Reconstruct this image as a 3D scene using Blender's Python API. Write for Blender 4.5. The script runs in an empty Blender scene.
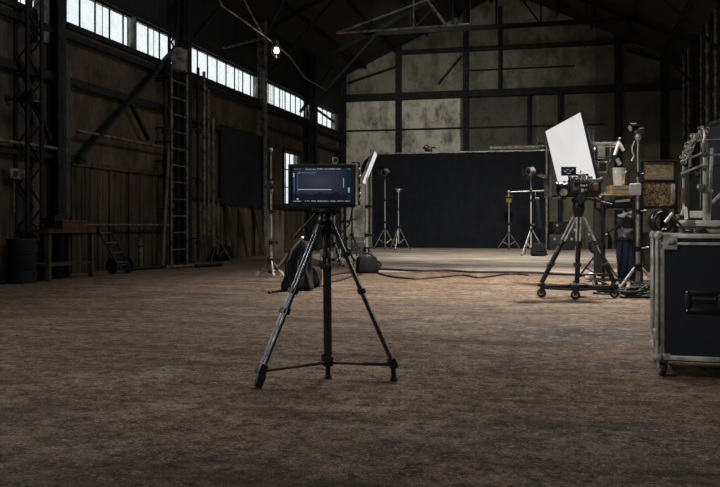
import bpy, bmesh, math, random
from mathutils import Vector, Matrix, noise as mnoise
random.seed(7)
PI = math.pi
sc = bpy.context.scene
COL = sc.collection
V = Vector

# ------------------------------------------------------------------ camera numbers
FPX, H, HOR = 850.0, 1.15, 225.0
YAW = math.atan(210 / 850)
FW = V((-math.sin(YAW), math.cos(YAW), 0)); RT = V((math.cos(YAW), math.sin(YAW), 0)); UP = V((0, 0, 1))
EYE = V((0, 0, H))
XL, XR, YB = -11.4, 5.2, 42.5
EAVE, SLOPE, XRIDGE = 8.8, 0.47, -3.1

def P(px, py, d):
    return EYE + RT * ((px - 360) / FPX * d) + UP * ((HOR - py) / FPX * d) + FW * d
def G(px, py):
    return P(px, py, FPX * H / (py - HOR))
def ZA(py, d): return H + (HOR - py) / FPX * d
def onX(px, py, X=XL):
    u = (px - 360) / FPX
    return P(px, py, X / (RT.x * u + FW.x))
def onY(px, py, Y=YB):
    u = (px - 360) / FPX
    return P(px, py, Y / (RT.y * u + FW.y))
def FR(loc, extra=0.0):
    """local frame standing at loc: x to the side, y away from the viewpoint, z up, turned by extra"""
    return Matrix.Translation(loc) @ Matrix.Rotation(YAW + extra, 4, 'Z')

# ------------------------------------------------------------------ materials
def srgb(r, g, b):
    f = lambda c: (c / 255 / 12.92) if c / 255 <= 0.04045 else ((c / 255 + 0.055) / 1.055) ** 2.4
    return (f(r), f(g), f(b), 1)
def newmat(name):
    m = bpy.data.materials.new(name); m.use_nodes = True
    nt = m.node_tree; nt.nodes.clear()
    out = nt.nodes.new('ShaderNodeOutputMaterial')
    return m, nt, out
def nd(nt, typ, **kw):
    n = nt.nodes.new(typ)
    for k, v in kw.items():
        if k.startswith('i_'):
            n.inputs[k[2:].replace('_', ' ')].default_value = v
        else: setattr(n, k, v)
    return n
def ramp(nt, fac, stops):
    r = nt.nodes.new('ShaderNodeValToRGB')
    el = r.color_ramp.elements
    el[0].position, el[0].color = stops[0]
    el[1].position, el[1].color = stops[-1]
    for p, c in stops[1:-1]:
        e = el.new(p); e.color = c
    nt.links.new(fac, r.inputs[0]); return r
def coords(nt, scale=(1, 1, 1), kind='Object'):
    tc = nt.nodes.new('ShaderNodeTexCoord'); mp = nt.nodes.new('ShaderNodeMapping')
    mp.inputs['Scale'].default_value = scale
    nt.links.new(tc.outputs[kind], mp.inputs[0]); return mp.outputs[0]
def noise(nt, co, scale, detail=4, rough=0.55):
    n = nd(nt, 'ShaderNodeTexNoise'); n.inputs['Scale'].default_value = scale
    n.inputs['Detail'].default_value = detail; n.inputs['Roughness'].default_value = rough
    nt.links.new(co, n.inputs['Vector']); return n.outputs['Fac']
def mixc(nt, a, b, fac, mode='MIX'):
    m = nd(nt, 'ShaderNodeMix', data_type='RGBA', blend_type=mode)
    for s, v in ((6, a), (7, b), (0, fac)):
        if hasattr(v, 'is_linked') or hasattr(v, 'links'): nt.links.new(v, m.inputs[s])
        else: m.inputs[s].default_value = v
    return m.outputs[2]
def simple(name, col, rough=0.5, metal=0.0, var=0.35, scale=6.0, bump=0.0, bscale=80.0, spec=0.5, col2=None, stretch=(1, 1, 1), lo=0.35, hi=0.65):
    """procedural principled: two tones by noise, optional grain bump"""
    m, nt, out = newmat(name)
    b = nd(nt, 'ShaderNodeBsdfPrincipled')
    b.inputs['Metallic'].default_value = metal
    b.inputs['Specular IOR Level'].default_value = spec
    co = coords(nt, stretch)
    f = noise(nt, co, scale)
    c2 = col2 or tuple(c * (1 - var) for c in col[:3]) + (1,)
    r = ramp(nt, f, [(lo, c2), (hi, col)])
    nt.links.new(r.outputs[0], b.inputs['Base Color'])
    rr = ramp(nt, f, [(0.3, (min(1, rough + .15),) * 3 + (1,)), (0.7, (max(.05, rough - .08),) * 3 + (1,))])
    nt.links.new(rr.outputs[0], b.inputs['Roughness'])
    if bump:
        bp = nd(nt, 'ShaderNodeBump'); bp.inputs['Strength'].default_value = bump; bp.inputs['Distance'].default_value = 0.01
        nt.links.new(noise(nt, co, bscale, 3), bp.inputs['Height']); nt.links.new(bp.outputs[0], b.inputs['Normal'])
    nt.links.new(b.outputs[0], out.inputs[0])
    return m

def mat_floor():
    m, nt, out = newmat('packed_dirt_concrete')
    b = nd(nt, 'ShaderNodeBsdfPrincipled')
    co = coords(nt)
    big = noise(nt, co, 0.32, 5, 0.6); mid = noise(nt, co, 1.7, 7, 0.7); fine = noise(nt, co, 9, 6, 0.75); grit = noise(nt, co, 42, 4, 0.75); peb = noise(nt, co, 95, 2, 0.6)
    K0, K1 = (0, 0, 0, 1), (1, 1, 1, 1)
    blotch = noise(nt, coords(nt, (.8, 1.2, 1)), 3.6, 7, 0.75)
    base = ramp(nt, mid, [(0.36, srgb(90, 72, 58)), (0.5, srgb(124, 101, 82)), (0.64, srgb(158, 135, 113))]).outputs[0]
    base = mixc(nt, base, srgb(98, 88, 75), ramp(nt, big, [(0.45, K0), (0.62, (.75, .75, .75, 1))]).outputs[0])
    red = noise(nt, coords(nt, (0.5, 1.3, 1)), 0.9, 5, 0.6)
    base = mixc(nt, base, srgb(126, 92, 62), ramp(nt, red, [(0.48, K0), (0.64, (.6, .6, .6, 1))]).outputs[0])
    base = mixc(nt, base, srgb(48, 38, 29), ramp(nt, blotch, [(0.38, (.6, .6, .6, 1)), (0.48, K0)]).outputs[0])
    base = mixc(nt, base, srgb(40, 32, 25), ramp(nt, fine, [(0.40, (.9, .9, .9, 1)), (0.49, K0)]).outputs[0])
    base = mixc(nt, base, srgb(178, 160, 134), ramp(nt, fine, [(0.55, K0), (0.66, (.6, .6, .6, 1))]).outputs[0])
    base = mixc(nt, base, srgb(206, 192, 168), ramp(nt, grit, [(0.58, K0), (0.66, (.8, .8, .8, 1))]).outputs[0])
    base = mixc(nt, base, srgb(28, 23, 19), ramp(nt, grit, [(0.38, (.9, .9, .9, 1)), (0.46, K0)]).outputs[0])
    base = mixc(nt, base, srgb(26, 21, 18), ramp(nt, peb, [(0.38, (.8, .8, .8, 1)), (0.46, K0)]).outputs[0])
    # scuffed dark tracks running across
    trk = noise(nt, coords(nt, (0.35, 1.7, 1)), 1.1, 8, 0.75)
    base = mixc(nt, base, srgb(48, 39, 31), ramp(nt, trk, [(0.53, K0), (0.64, (.65, .65, .65, 1))]).outputs[0])
    # damp gravelly patch, its glossy highlights painted in as pale flecks
    w = G(574, 333)
    mp = nd(nt, 'ShaderNodeMapping'); tc = nd(nt, 'ShaderNodeTexCoord'); nt.links.new(tc.outputs['Object'], mp.inputs[0])
    mp.inputs['Location'].default_value = (-w.x, -w.y, 0)
    ln = nd(nt, 'ShaderNodeVectorMath', operation='LENGTH'); nt.links.new(mp.outputs[0], ln.inputs[0])
    wob = nd(nt, 'ShaderNodeMath', operation='MULTIPLY_ADD'); nt.links.new(blotch, wob.inputs[0]); wob.inputs[1].default_value = 4.5; nt.links.new(ln.outputs['Value'], wob.inputs[2])
    mr = nd(nt, 'ShaderNodeMapRange'); nt.links.new(wob.outputs[0], mr.inputs[0]); mr.inputs[1].default_value = 2.5; mr.inputs[2].default_value = 3.1; mr.inputs[3].default_value = 1; mr.inputs[4].default_value = 0
    glints = ramp(nt, noise(nt, coords(nt, (1, .6, 1)), 7, 7, 0.8), [(0.54, K0), (0.58, K1)]).outputs[0]
    base = mixc(nt, base, srgb(54, 45, 38), mr.outputs[0])
    mm = nd(nt, 'ShaderNodeMath', operation='MULTIPLY'); nt.links.new(mr.outputs[0], mm.inputs[0]); nt.links.new(glints, mm.inputs[1])
    base = mixc(nt, base, srgb(176, 166, 154), mm.outputs[0])
    nt.links.new(base, b.inputs['Base Color'])
    rg = ramp(nt, trk, [(0.3, (.66,) * 3 + (1,)), (0.6, (.9,) * 3 + (1,))]).outputs[0]
    nt.links.new(mixc(nt, rg, (.35, .35, .35, 1), mr.outputs[0]), b.inputs['Roughness'])
    b.inputs['Specular IOR Level'].default_value = 0.3
    add = nd(nt, 'ShaderNodeMath', operation='MULTIPLY_ADD')
    nt.links.new(fine, add.inputs[0]); add.inputs[1].default_value = 1.6; nt.links.new(mid, add.inputs[2])
    add2 = nd(nt, 'ShaderNodeMath', operation='MULTIPLY_ADD')
    nt.links.new(grit, add2.inputs[0]); add2.inputs[1].default_value = 0.7; nt.links.new(add.outputs[0], add2.inputs[2])
    bp = nd(nt, 'ShaderNodeBump'); bp.inputs['Strength'].default_value = 0.9; bp.inputs['Distance'].default_value = 0.06
    nt.links.new(add2.outputs[0], bp.inputs['Height']); nt.links.new(bp.outputs[0], b.inputs['Normal'])
    nt.links.new(b.outputs[0], out.inputs[0]); return m

def mat_slab():
    m, nt, out = newmat('pale_worn_concrete')
    b = nd(nt, 'ShaderNodeBsdfPrincipled'); co = coords(nt, (0.6, 1.6, 1))
    a = noise(nt, co, 0.8, 6, 0.6); f = noise(nt, co, 9, 4, 0.7)
    c = ramp(nt, a, [(0.36, srgb(90, 82, 73)), (0.64, srgb(166, 153, 138))]).outputs[0]
    c = mixc(nt, c, srgb(80, 66, 54), ramp(nt, f, [(0.32, (.7, .7, .7, 1)), (0.48, (0, 0, 0, 1))]).outputs[0])
    nt.links.new(c, b.inputs['Base Color']); b.inputs['Roughness'].default_value = 0.7
    nt.links.new(b.outputs[0], out.inputs[0]); return m

def mat_wall(name, c_lo, c_hi, c_stain, panels=None, streak=2.2, sfac=.8, zs=.16):
    """weathered wall with vertical run-off streaks, blotches and optional bays of another tone (x ranges)"""
    m, nt, out = newmat(name)
    b = nd(nt, 'ShaderNodeBsdfPrincipled')
    co = coords(nt); cs = coords(nt, (streak, streak, zs))
    blot = noise(nt, co, 0.7, 6, 0.65); st = noise(nt, cs, 1.6, 5, 0.65); sp = noise(nt, co, 5.5, 5, 0.7)
    c = ramp(nt, blot, [(0.3, c_lo), (0.7, c_hi)]).outputs[0]
    if panels:
        tc = nd(nt, 'ShaderNodeTexCoord'); sx = nd(nt, 'ShaderNodeSeparateXYZ'); nt.links.new(tc.outputs['Object'], sx.inputs[0])
        for (x0, x1, z0, z1, colr, amt) in panels:
            prev = None
            for ax, v, op in (('X', x0, 'GREATER_THAN'), ('X', x1, 'LESS_THAN'), ('Z', z0, 'GREATER_THAN'), ('Z', z1, 'LESS_THAN')):
                t = nd(nt, 'ShaderNodeMath', operation=op); nt.links.new(sx.outputs[ax], t.inputs[0]); t.inputs[1].default_value = v
                if prev:
                    mu = nd(nt, 'ShaderNodeMath', operation='MULTIPLY'); nt.links.new(prev, mu.inputs[0]); nt.links.new(t.outputs[0], mu.inputs[1]); prev = mu.outputs[0]
                else: prev = t.outputs[0]
            mu = nd(nt, 'ShaderNodeMath', operation='MULTIPLY'); nt.links.new(prev, mu.inputs[0]); mu.inputs[1].default_value = amt
            c = mixc(nt, c, colr, mu.outputs[0])
    c = mixc(nt, c, c_stain, ramp(nt, st, [(0.46, (0, 0, 0, 1)), (0.66, (sfac,) * 3 + (1,))]).outputs[0])
    c = mixc(nt, c, tuple(x * .35 for x in c_lo[:3]) + (1,), ramp(nt, sp, [(0.28, (.8, .8, .8, 1)), (0.42, (0, 0, 0, 1))]).outputs[0])
    nt.links.new(c, b.inputs['Base Color']); b.inputs['Roughness'].default_value = 0.85
    b.inputs['Specular IOR Level'].default_value = 0.25
    bp = nd(nt, 'ShaderNodeBump'); bp.inputs['Strength'].default_value = 0.5; bp.inputs['Distance'].default_value = 0.03
    nt.links.new(sp, bp.inputs['Height']); nt.links.new(bp.outputs[0], b.inputs['Normal'])
    nt.links.new(b.outputs[0], out.inputs[0]); return m

def mat_pane():
    m, nt, out = newmat('dusty_window_glass')
    tr = nd(nt, 'ShaderNodeBsdfTransparent'); tr.inputs[0].default_value = (.95, .97, .97, 1)
    gl = nd(nt, 'ShaderNodeBsdfGlossy'); gl.inputs['Roughness'].default_value = 0.15
    tl = nd(nt, 'ShaderNodeBsdfTranslucent'); tl.inputs[0].default_value = (.75, .74, .68, 1)
    co = coords(nt); f = noise(nt, co, 2.6, 6, 0.7)
    r = ramp(nt, f, [(0.45, (.02, .02, .02, 1)), (0.85, (.3, .3, .3, 1))])
    mx = nd(nt, 'ShaderNodeMixShader'); nt.links.new(r.outputs[0], mx.inputs[0]); nt.links.new(tr.outputs[0], mx.inputs[1]); nt.links.new(tl.outputs[0], mx.inputs[2])
    m2 = nd(nt, 'ShaderNodeMixShader'); m2.inputs[0].default_value = 0.06
    nt.links.new(mx.outputs[0], m2.inputs[1]); nt.links.new(gl.outputs[0], m2.inputs[2])
    nt.links.new(m2.outputs[0], out.inputs[0]); return m

def mat_emit(name, col, strength, var=0.0, scale=1.2):
    m, nt, out = newmat(name)
    e = nd(nt, 'ShaderNodeEmission'); e.inputs[1].default_value = strength
    f = noise(nt, coords(nt), scale, 2)
    lo = tuple(c * (1 - var) for c in col[:3]) + (1,)
    nt.links.new(ramp(nt, f, [(0.3, lo), (0.7, col)]).outputs[0], e.inputs[0])
    nt.links.new(e.outputs[0], out.inputs[0]); return m

def mat_screen():
    """picture shown on the field monitor: dim blue frame, brown glow mid, dark shapes at the foot"""
    m, nt, out = newmat('lit_monitor_picture')
    tc = nd(nt, 'ShaderNodeTexCoord'); sx = nd(nt, 'ShaderNodeSeparateXYZ'); nt.links.new(tc.outputs['UV'], sx.inputs[0])
    mp = nd(nt, 'ShaderNodeMapping'); nt.links.new(tc.outputs['UV'], mp.inputs[0]); mp.inputs['Location'].default_value = (-.45, -.62, 0)
    ln = nd(nt, 'ShaderNodeVectorMath', operation='LENGTH'); nt.links.new(mp.outputs[0], ln.inputs[0])
    glow = ramp(nt, ln.outputs['Value'], [(0.0, srgb(62, 58, 62)), (0.24, srgb(44, 48, 60)), (0.6, srgb(22, 31, 48))])
    f = noise(nt, coords(nt, (3.2, 1.0, 1), 'UV'), 2.2, 4)
    dk = nd(nt, 'ShaderNodeMath', operation='MULTIPLY_ADD'); nt.links.new(f, dk.inputs[0]); dk.inputs[1].default_value = 0.5; dk.inputs[2].default_value = 0.0
    lt = nd(nt, 'ShaderNodeMath', operation='LESS_THAN'); nt.links.new(sx.outputs['Y'], lt.inputs[0]); nt.links.new(dk.outputs[0], lt.inputs[1])
    c = mixc(nt, glow.outputs[0], srgb(17, 22, 32), lt.outputs[0])
    gt = nd(nt, 'ShaderNodeMath', operation='GREATER_THAN'); nt.links.new(sx.outputs['X'], gt.inputs[0]); gt.inputs[1].default_value = 0.92
    c = mixc(nt, c, srgb(14, 36, 48), gt.outputs[0])
    lt2 = nd(nt, 'ShaderNodeMath', operation='LESS_THAN'); nt.links.new(sx.outputs['X'], lt2.inputs[0]); lt2.inputs[1].default_value = 0.06
    c = mixc(nt, c, srgb(16, 24, 40), lt2.outputs[0])
    e = nd(nt, 'ShaderNodeEmission'); e.inputs[1].default_value = 1.0; nt.links.new(c, e.inputs[0])
    g = nd(nt, 'ShaderNodeBsdfGlossy'); g.inputs['Roughness'].default_value = 0.2; g.inputs[0].default_value = (.03, .03, .03, 1)
    ad = nd(nt, 'ShaderNodeAddShader'); nt.links.new(e.outputs[0], ad.inputs[0]); nt.links.new(g.outputs[0], ad.inputs[1])
    nt.links.new(ad.outputs[0], out.inputs[0]); return m

M = {}
M['floor'] = mat_floor(); M['slab'] = mat_slab(); M['pane'] = mat_pane(); M['screen'] = mat_screen()
M['wall_left'] = mat_wall('stained_plaster', srgb(44, 38, 32), srgb(92, 80, 66), srgb(27, 24, 22), streak=1.1, sfac=.7, zs=.4)
M['wall_upper'] = mat_wall('dark_sheet_wall', srgb(24, 26, 29), srgb(38, 40, 42), srgb(16, 18, 20))
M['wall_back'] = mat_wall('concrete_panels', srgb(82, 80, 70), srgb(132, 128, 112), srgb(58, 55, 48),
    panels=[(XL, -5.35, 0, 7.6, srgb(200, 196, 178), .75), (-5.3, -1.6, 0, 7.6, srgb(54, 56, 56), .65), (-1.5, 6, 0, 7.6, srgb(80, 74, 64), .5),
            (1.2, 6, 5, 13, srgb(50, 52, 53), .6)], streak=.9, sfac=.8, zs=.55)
M['wall_dark'] = mat_wall('sooty_block', srgb(30, 30, 32), srgb(52, 48, 44), srgb(18, 18, 20))
M['plank'] = mat_wall('weathered_boards', srgb(34, 28, 23), srgb(84, 71, 56), srgb(18, 16, 15), streak=3.2, sfac=.9)
M['plank_pale'] = mat_wall('pale_weathered_boards', srgb(58, 50, 42), srgb(128, 112, 92), srgb(30, 26, 23), streak=3.2, sfac=.85)
M['drape'] = simple('charcoal_cloth', srgb(40, 43, 48), .95, 0, .25, 2, .2, 200, spec=.1)
M['roof'] = simple('sooty_roof_deck', srgb(26, 23, 22), .9, var=.5, scale=2.0, stretch=(1, 5, 1))
M['steel'] = simple('dark_painted_steel', srgb(25, 28, 33), .75, .0, .45, 4, .15, 30, col2=srgb(18, 17, 17), spec=.25)
M['steel_pale'] = simple('flaking_pale_steel', srgb(118, 118, 112), .7, .1, .5, 5, .2, 30, col2=srgb(58, 52, 47))
M['steel_green'] = simple('old_green_steel', srgb(48, 60, 46), .7, .1, .4, 4, .15, 30, col2=srgb(36, 38, 34))
M['pipe'] = simple('rusty_grey_pipe', srgb(120, 110, 97), .6, .3, .5, 7, .2, 40, col2=srgb(58, 47, 40))
M['rust'] = simple('red_brown_rust', srgb(92, 46, 30), .85, .1, .5, 9, .3, 60, col2=srgb(44, 28, 22))
M['chrome'] = simple('satin_chrome', srgb(200, 197, 190), .3, .5, .25, 12)
M['alu'] = simple('brushed_aluminium', srgb(182, 180, 174), .36, .55, .3, 9, .1, 60, col2=srgb(112, 108, 102))
M['alu_dull'] = simple('scuffed_aluminium', srgb(150, 146, 138), .5, .25, .35, 14, .15, 60, col2=srgb(84, 79, 72))
M['black_metal'] = simple('black_anodised_metal', srgb(26, 26, 28), .32, .4, .4, 10, spec=.6)
M['black_gloss'] = simple('black_gloss_tube', srgb(104, 106, 110), .22, 1.0, .3, 10, col2=srgb(82, 84, 88))
M['tube_grey'] = simple('graphite_tube', srgb(84, 86, 90), .28, .8, .3, 10, spec=.7)
M['black_plastic'] = simple('black_plastic', srgb(20, 20, 22), .5, 0, .3, 20, .08, 200)
M['rubber'] = simple('black_rubber', srgb(16, 16, 17), .75, 0, .3, 20)
M['black_cloth'] = simple('black_duvetyne', srgb(28, 30, 34), .95, 0, .25, 3, .2, 200, spec=.1)
M['bag_cloth'] = simple('black_nylon', srgb(17, 18, 20), .75, 0, .35, 8, .5, 60, spec=.3)
M['grey_cloth'] = simple('grey_canvas', srgb(74, 76, 82), .85, 0, .35, 10, .4, 80, spec=.3)
M['navy_cloth'] = simple('navy_cotton', srgb(36, 43, 64), .9, 0, .4, 8, .4, 80, spec=.2)
M['navy_lam'] = simple('navy_laminate', srgb(13, 17, 27), .5, 0, .3, 3, .25, 160, spec=.3, col2=srgb(9, 12, 20))
M['grey_paint'] = simple('grey_enamel', srgb(158, 156, 148), .5, 0, .25, 8)
M['dark_grey'] = simple('dark_grey_enamel', srgb(58, 60, 60), .6, 0, .3, 8)
M['grey_dim'] = simple('worn_grey_metal', srgb(92, 94, 94), .45, .2, .35, 10)
M['white_plastic'] = simple('white_plastic', srgb(206, 202, 192), .45, 0, .2, 8)
M['wood'] = simple('aged_timber', srgb(138, 114, 84), .75, 0, .45, 3, .3, 40, stretch=(1, 1, 9), col2=srgb(78, 60, 42))
M['wood_h'] = simple('aged_timber_lengthwise', srgb(168, 150, 118), .75, 0, .45, 4, .3, 40, stretch=(.8, 8, 9), col2=srgb(112, 94, 70))
M['osb'] = simple('strand_board', srgb(170, 148, 112), .8, 0, .6, 26, .5, 30, col2=srgb(88, 72, 52), lo=.42, hi=.58)
M['orange'] = simple('tan_leather', srgb(104, 66, 50), .5, 0, .3, 10)
M['pale_pole'] = simple('pale_silver_paint', srgb(196, 194, 188), .4, .1, .2, 14)
M['vinyl'] = simple('glossy_black_vinyl', srgb(18, 18, 20), .25, 0, .3, 10, spec=.6)
M['brass'] = simple('tarnished_brass', srgb(160, 132, 96), .5, .2, .4, 14)
M['yellow'] = simple('yellow_sleeve', srgb(196, 142, 52), .5, 0, .3, 10)
M['red'] = simple('dull_red_cable', srgb(52, 26, 22), .6, 0, .3, 10)
M['glass_dark'] = simple('dark_lens_glass', srgb(14, 16, 22), .05, 0, .1, 4, spec=1.0)
M['soft'] = mat_emit('lit_diffusion_cloth', (.93, .92, .91, 1), .85, .14, 0.9)
M['bulb'] = mat_emit('glowing_bulb', (1, .78, .5, 1), 5.0)
M['ui'] = mat_emit('lit_readout_white', (.62, .68, .76, 1), 0.5)
M['uidim'] = mat_emit('lit_readout_dim', (.3, .36, .45, 1), 0.42)
M['scr2'] = mat_emit('dim_blue_display', srgb(20, 24, 30), 1.0, .3, 20)

# ------------------------------------------------------------------ mesh builder
def frame_from(d):
    d = d.normalized(); a = V((0, 0, 1)) if abs(d.z) < .9 else V((1, 0, 0))
    x = a.cross(d).normalized(); return x, d.cross(x).normalized()
class MB:
    def __init__(s, M=None): s.v = []; s.f = []; s.M = M or Matrix.Identity(4)
    def add(s, vs, fs):
        k = len(s.v); s.v += [s.M @ V(p) for p in vs]; s.f += [tuple(i + k for i in f) for f in fs]; return s
    def box(s, c, size, bev=0.0, rot=None):
        bm = bmesh.new(); bmesh.ops.create_cube(bm, size=1)
        for v in bm.verts: v.co = V((v.co.x * size[0], v.co.y * size[1], v.co.z * size[2]))
        if bev: bmesh.ops.bevel(bm, geom=bm.edges[:], offset=min(bev, .45 * min(size)), segments=2, affect='EDGES', profile=.6)
        bm.verts.index_update(); R = rot.to_matrix().to_4x4() if rot is not None and hasattr(rot, 'to_matrix') else (rot or Matrix.Identity(4))
        vs = [R @ v.co + V(c) for v in bm.verts]; fs = [[v.index for v in f.verts] for f in bm.faces]; bm.free()
        return s.add(vs, fs)
    def box2(s, a, b, bev=0.0):
        a = V(a); b = V(b); return s.box((a + b) / 2, [abs(x) for x in (b - a)], bev)
    def bar(s, p0, p1, w, h=None, bev=0.0):
        """square bar between two points, h measured in the upright sense"""
        p0 = V(p0); p1 = V(p1); h = h or w; d = p1 - p0; x, y = frame_from(d)
        R = Matrix((x, y, d.normalized())).transposed().to_4x4()
        return s.box((p0 + p1) / 2, (w, h, d.length), bev, R)
    def tube(s, p0, p1, r0, r1=None, n=10): return s.path([p0, p1], [r0, r1 if r1 is not None else r0], n)
    def path(s, pts, r, n=8, closed=False):
        pts = [V(p) for p in pts]; m = len(pts); rs = r if isinstance(r, (list, tuple)) else [r] * m
        vs = []; fs = []; px = None
        for i, p in enumerate(pts):
            if closed: t = pts[(i + 1) % m] - pts[i - 1]
            else: t = pts[min(i + 1, m - 1)] - pts[max(i - 1, 0)]
            if t.length < 1e-9: t = V((0, 0, 1))
            t.normalize()
            if px is None: px, py = frame_from(t)
            else:
                px = (px - t * px.dot(t))
                px = px.normalized() if px.length > 1e-6 else frame_from(t)[0]
                py = t.cross(px)
            for k in range(n):
                a = 2 * PI * k / n; vs.append(p + (px * math.cos(a) + py * math.sin(a)) * rs[i])
        for i in range(m if closed else m - 1):
            for k in range(n):
                j = (i + 1) % m
                fs.append((i * n + k, i * n + (k + 1) % n, j * n + (k + 1) % n, j * n + k))
        if not closed: fs += [tuple(range(n))[::-1], tuple(range((m - 1) * n, m * n))]
        return s.add(vs, fs)
    def lathe(s, prof, c=(0, 0, 0), axis=(0, 0, 1), n=20):
        c = V(c); ax = V(axis).normalized(); x, y = frame_from(ax); vs = []; fs = []
        for (r, z) in prof:
            for k in range(n):
                a = 2 * PI * k / n; vs.append(c + ax * z + (x * math.cos(a) + y * math.sin(a)) * max(r, 1e-4))
        for i in range(len(prof) - 1):
            for k in range(n): fs.append((i * n + k, i * n + (k + 1) % n, (i + 1) * n + (k + 1) % n, (i + 1) * n + k))
        fs += [tuple(range(n))[::-1], tuple(range((len(prof) - 1) * n, len(prof) * n))]
        return s.add(vs, fs)
    def ball(s, c, r, sc3=(1, 1, 1), n=14):
        prof = [(math.sin(PI * i / n), -math.cos(PI * i / n)) for i in range(n + 1)]
        vs = []; fs = []; c = V(c)
        for (rr, z) in prof:
            for k in range(n): a = 2 * PI * k / n; vs.append(c + V((rr * math.cos(a) * r * sc3[0], rr * math.sin(a) * r * sc3[1], z * r * sc3[2])))
        for i in range(n):
            for k in range(n): fs.append((i * n + k, i * n + (k + 1) % n, (i + 1) * n + (k + 1) % n, (i + 1) * n + k))
        return s.add(vs, fs)
    def prism(s, poly, a, b):
        """poly: list of points, swept by vectors a..b"""
        a = V(a); b = V(b); n = len(poly); poly = [V(p) for p in poly]
        return s.add([p + a for p in poly] + [p + b for p in poly], [tuple(range(n))[::-1], tuple(range(n, 2 * n))] + [(k, (k + 1) % n, n + (k + 1) % n, n + k) for k in range(n)])
    def torus(s, c, R, r, axis=(0, 0, 1), n=24, m=8, squash=1.0, wob=0.0):
        c = V(c); x, y = frame_from(V(axis))
        pts = [c + x * math.cos(2 * PI * k / n) * (R + wob * math.sin(5 * k + R * 90)) + y * math.sin(2 * PI * k / n) * R * squash for k in range(n)]
        return s.path(pts, r, m, True)
    def build(s, name, mat, parent=None, smooth=True):
        org = V((0, 0, 0)); q = parent
        if q is not None:
            while q.parent is not None: q = q.parent
            org = V(q.location)
        me = bpy.data.meshes.new(name); me.from_pydata([v - org for v in s.v], [], s.f); me.update()
        bm = bmesh.new(); bm.from_mesh(me); bmesh.ops.recalc_face_normals(bm, faces=bm.faces); bm.to_mesh(me); bm.free()
        if smooth:
            me.polygons.foreach_set('use_smooth', [True] * len(me.polygons)); me.set_sharp_from_angle(angle=math.radians(38))
        me.materials.append(M[mat] if isinstance(mat, str) else mat)
        o = bpy.data.objects.new(name, me); COL.objects.link(o)
        if parent is not None: o.parent = parent
        return o
def sculpt(o, amp, scale, seed=0.0):
    """push the vertices of a soft mesh about along noise"""
    for v in o.data.vertices:
        n = mnoise.noise_vector(V(v.co) * scale + V((seed, seed * 2, 0)))
        v.co += n * amp
def soft(o, lv=2):
    m = o.modifiers.new('soft', 'SUBSURF'); m.levels = lv; m.render_levels = lv; return o

def tag(o, label, cat, group=None):
    o['label'] = label; o['category'] = cat
    if group: o['group'] = group
    return o
def thing(name, label, cat, loc, group=None):
    o = bpy.data.objects.new(name, None); COL.objects.link(o); o.location = loc; o.empty_display_size = .1
    return tag(o, label, cat, group)
def struct(o): o['kind'] = 'structure'; return o

# ================================================================== THE SETTING
b = MB(); b.box2((XL - .6, -5, -.3), (XR + .6, YB + .6, 0)); struct(b.build('floor', 'floor', smooth=False))
# pale concrete pad under the backdrop, with a ragged front edge
fr = [G(372, 273.5), G(420, 272), G(480, 272.5), G(545, 274), G(612, 273)]
poly = [V((-10.4, 41.9, 0)), V((-9.6, 30, 0)), V((fr[0].x - 1.2, fr[0].y + 2.5, 0))] + [V((p.x, p.y, 0)) for p in fr] + [V((4.6, 26, 0)), V((4.9, 41.9, 0))]
b = MB(); b.prism(poly, (0, 0, -.02), (0, 0, .012)); struct(b.build('floor_pad', 'slab', smooth=False))

# left wall: lower wall, window strip, dark sheet wall above
ZW0, ZW1 = 5.88, 6.78
cols_y = [4.2, 10.8, 17.4, 24.0, 30.6, 37.2, 42.3]
SW = dict(y0=33.05, y1=35.25, z0=2.0, z1=4.2)
b = MB(); b.box2((XL - .3, -5, 0), (XL, SW['y0'], ZW0)); b.box2((XL - .3, SW['y1'], 0), (XL, YB, ZW0))
b.box2((XL - .3, SW['y0'], 0), (XL, SW['y1'], SW['z0'])); b.box2((XL - .3, SW['y0'], SW['z1']), (XL, SW['y1'], ZW0))
struct(b.build('wall_left', 'wall_left', smooth=False))
b = MB(); b.box2((XL - .3, -5, ZW1), (XL, YB, EAVE + .1)); struct(b.build('wall_left_upper', 'wall_upper', smooth=False))
wn = 0
def window(name, y0, y1, z0, z1, ncol, nrow, seedk):
    rnd = random.Random(seedk)
    f = MB(); fw = .05
    xx0, xx1 = XL - .115, XL - .08
    f.box2((xx0, y0, z0), (xx1, y1, z0 + fw)); f.box2((xx0, y0, z1 - fw), (xx1, y1, z1))
    for k in range(ncol + 1):
        y = y0 + (y1 - y0) * k / ncol; w = .035 if 0 < k < ncol else .05
        f.box2((xx0, max(y0, y - w / 2), z0 + fw), (xx1, min(y1, y + w / 2), z1 - fw))
    for r in range(1, nrow):
        z = z0 + (z1 - z0) * r / nrow; f.box2((xx0 + .005, y0, z - .02), (xx1 - .005, y1, z + .02))
    w = struct(f.build(name, 'steel', smooth=False))
    dy = (y1 - y0) / ncol
    bar = MB()
    for k in range(ncol):
        if nrow == 1 and rnd.random() < .22:                      # some lights are split by thin glazing bars
            m = rnd.choice((2, 3))
            for q in range(1, m): y = y0 + dy * (k + q / m); bar.box2((xx0 + .01, y - .008, z0 + fw), (xx1 - .01, y + .008, z1 - fw))
    if bar.v: struct(bar.build('glazing_bar', 'steel', w, smooth=False))
    g = MB(); g.box2((XL - .105, y0 + .03, z0 + .03), (XL - .095, y1 - .03, z1 - .03)); struct(g.build('window_pane', 'pane', w, smooth=False))
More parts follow.
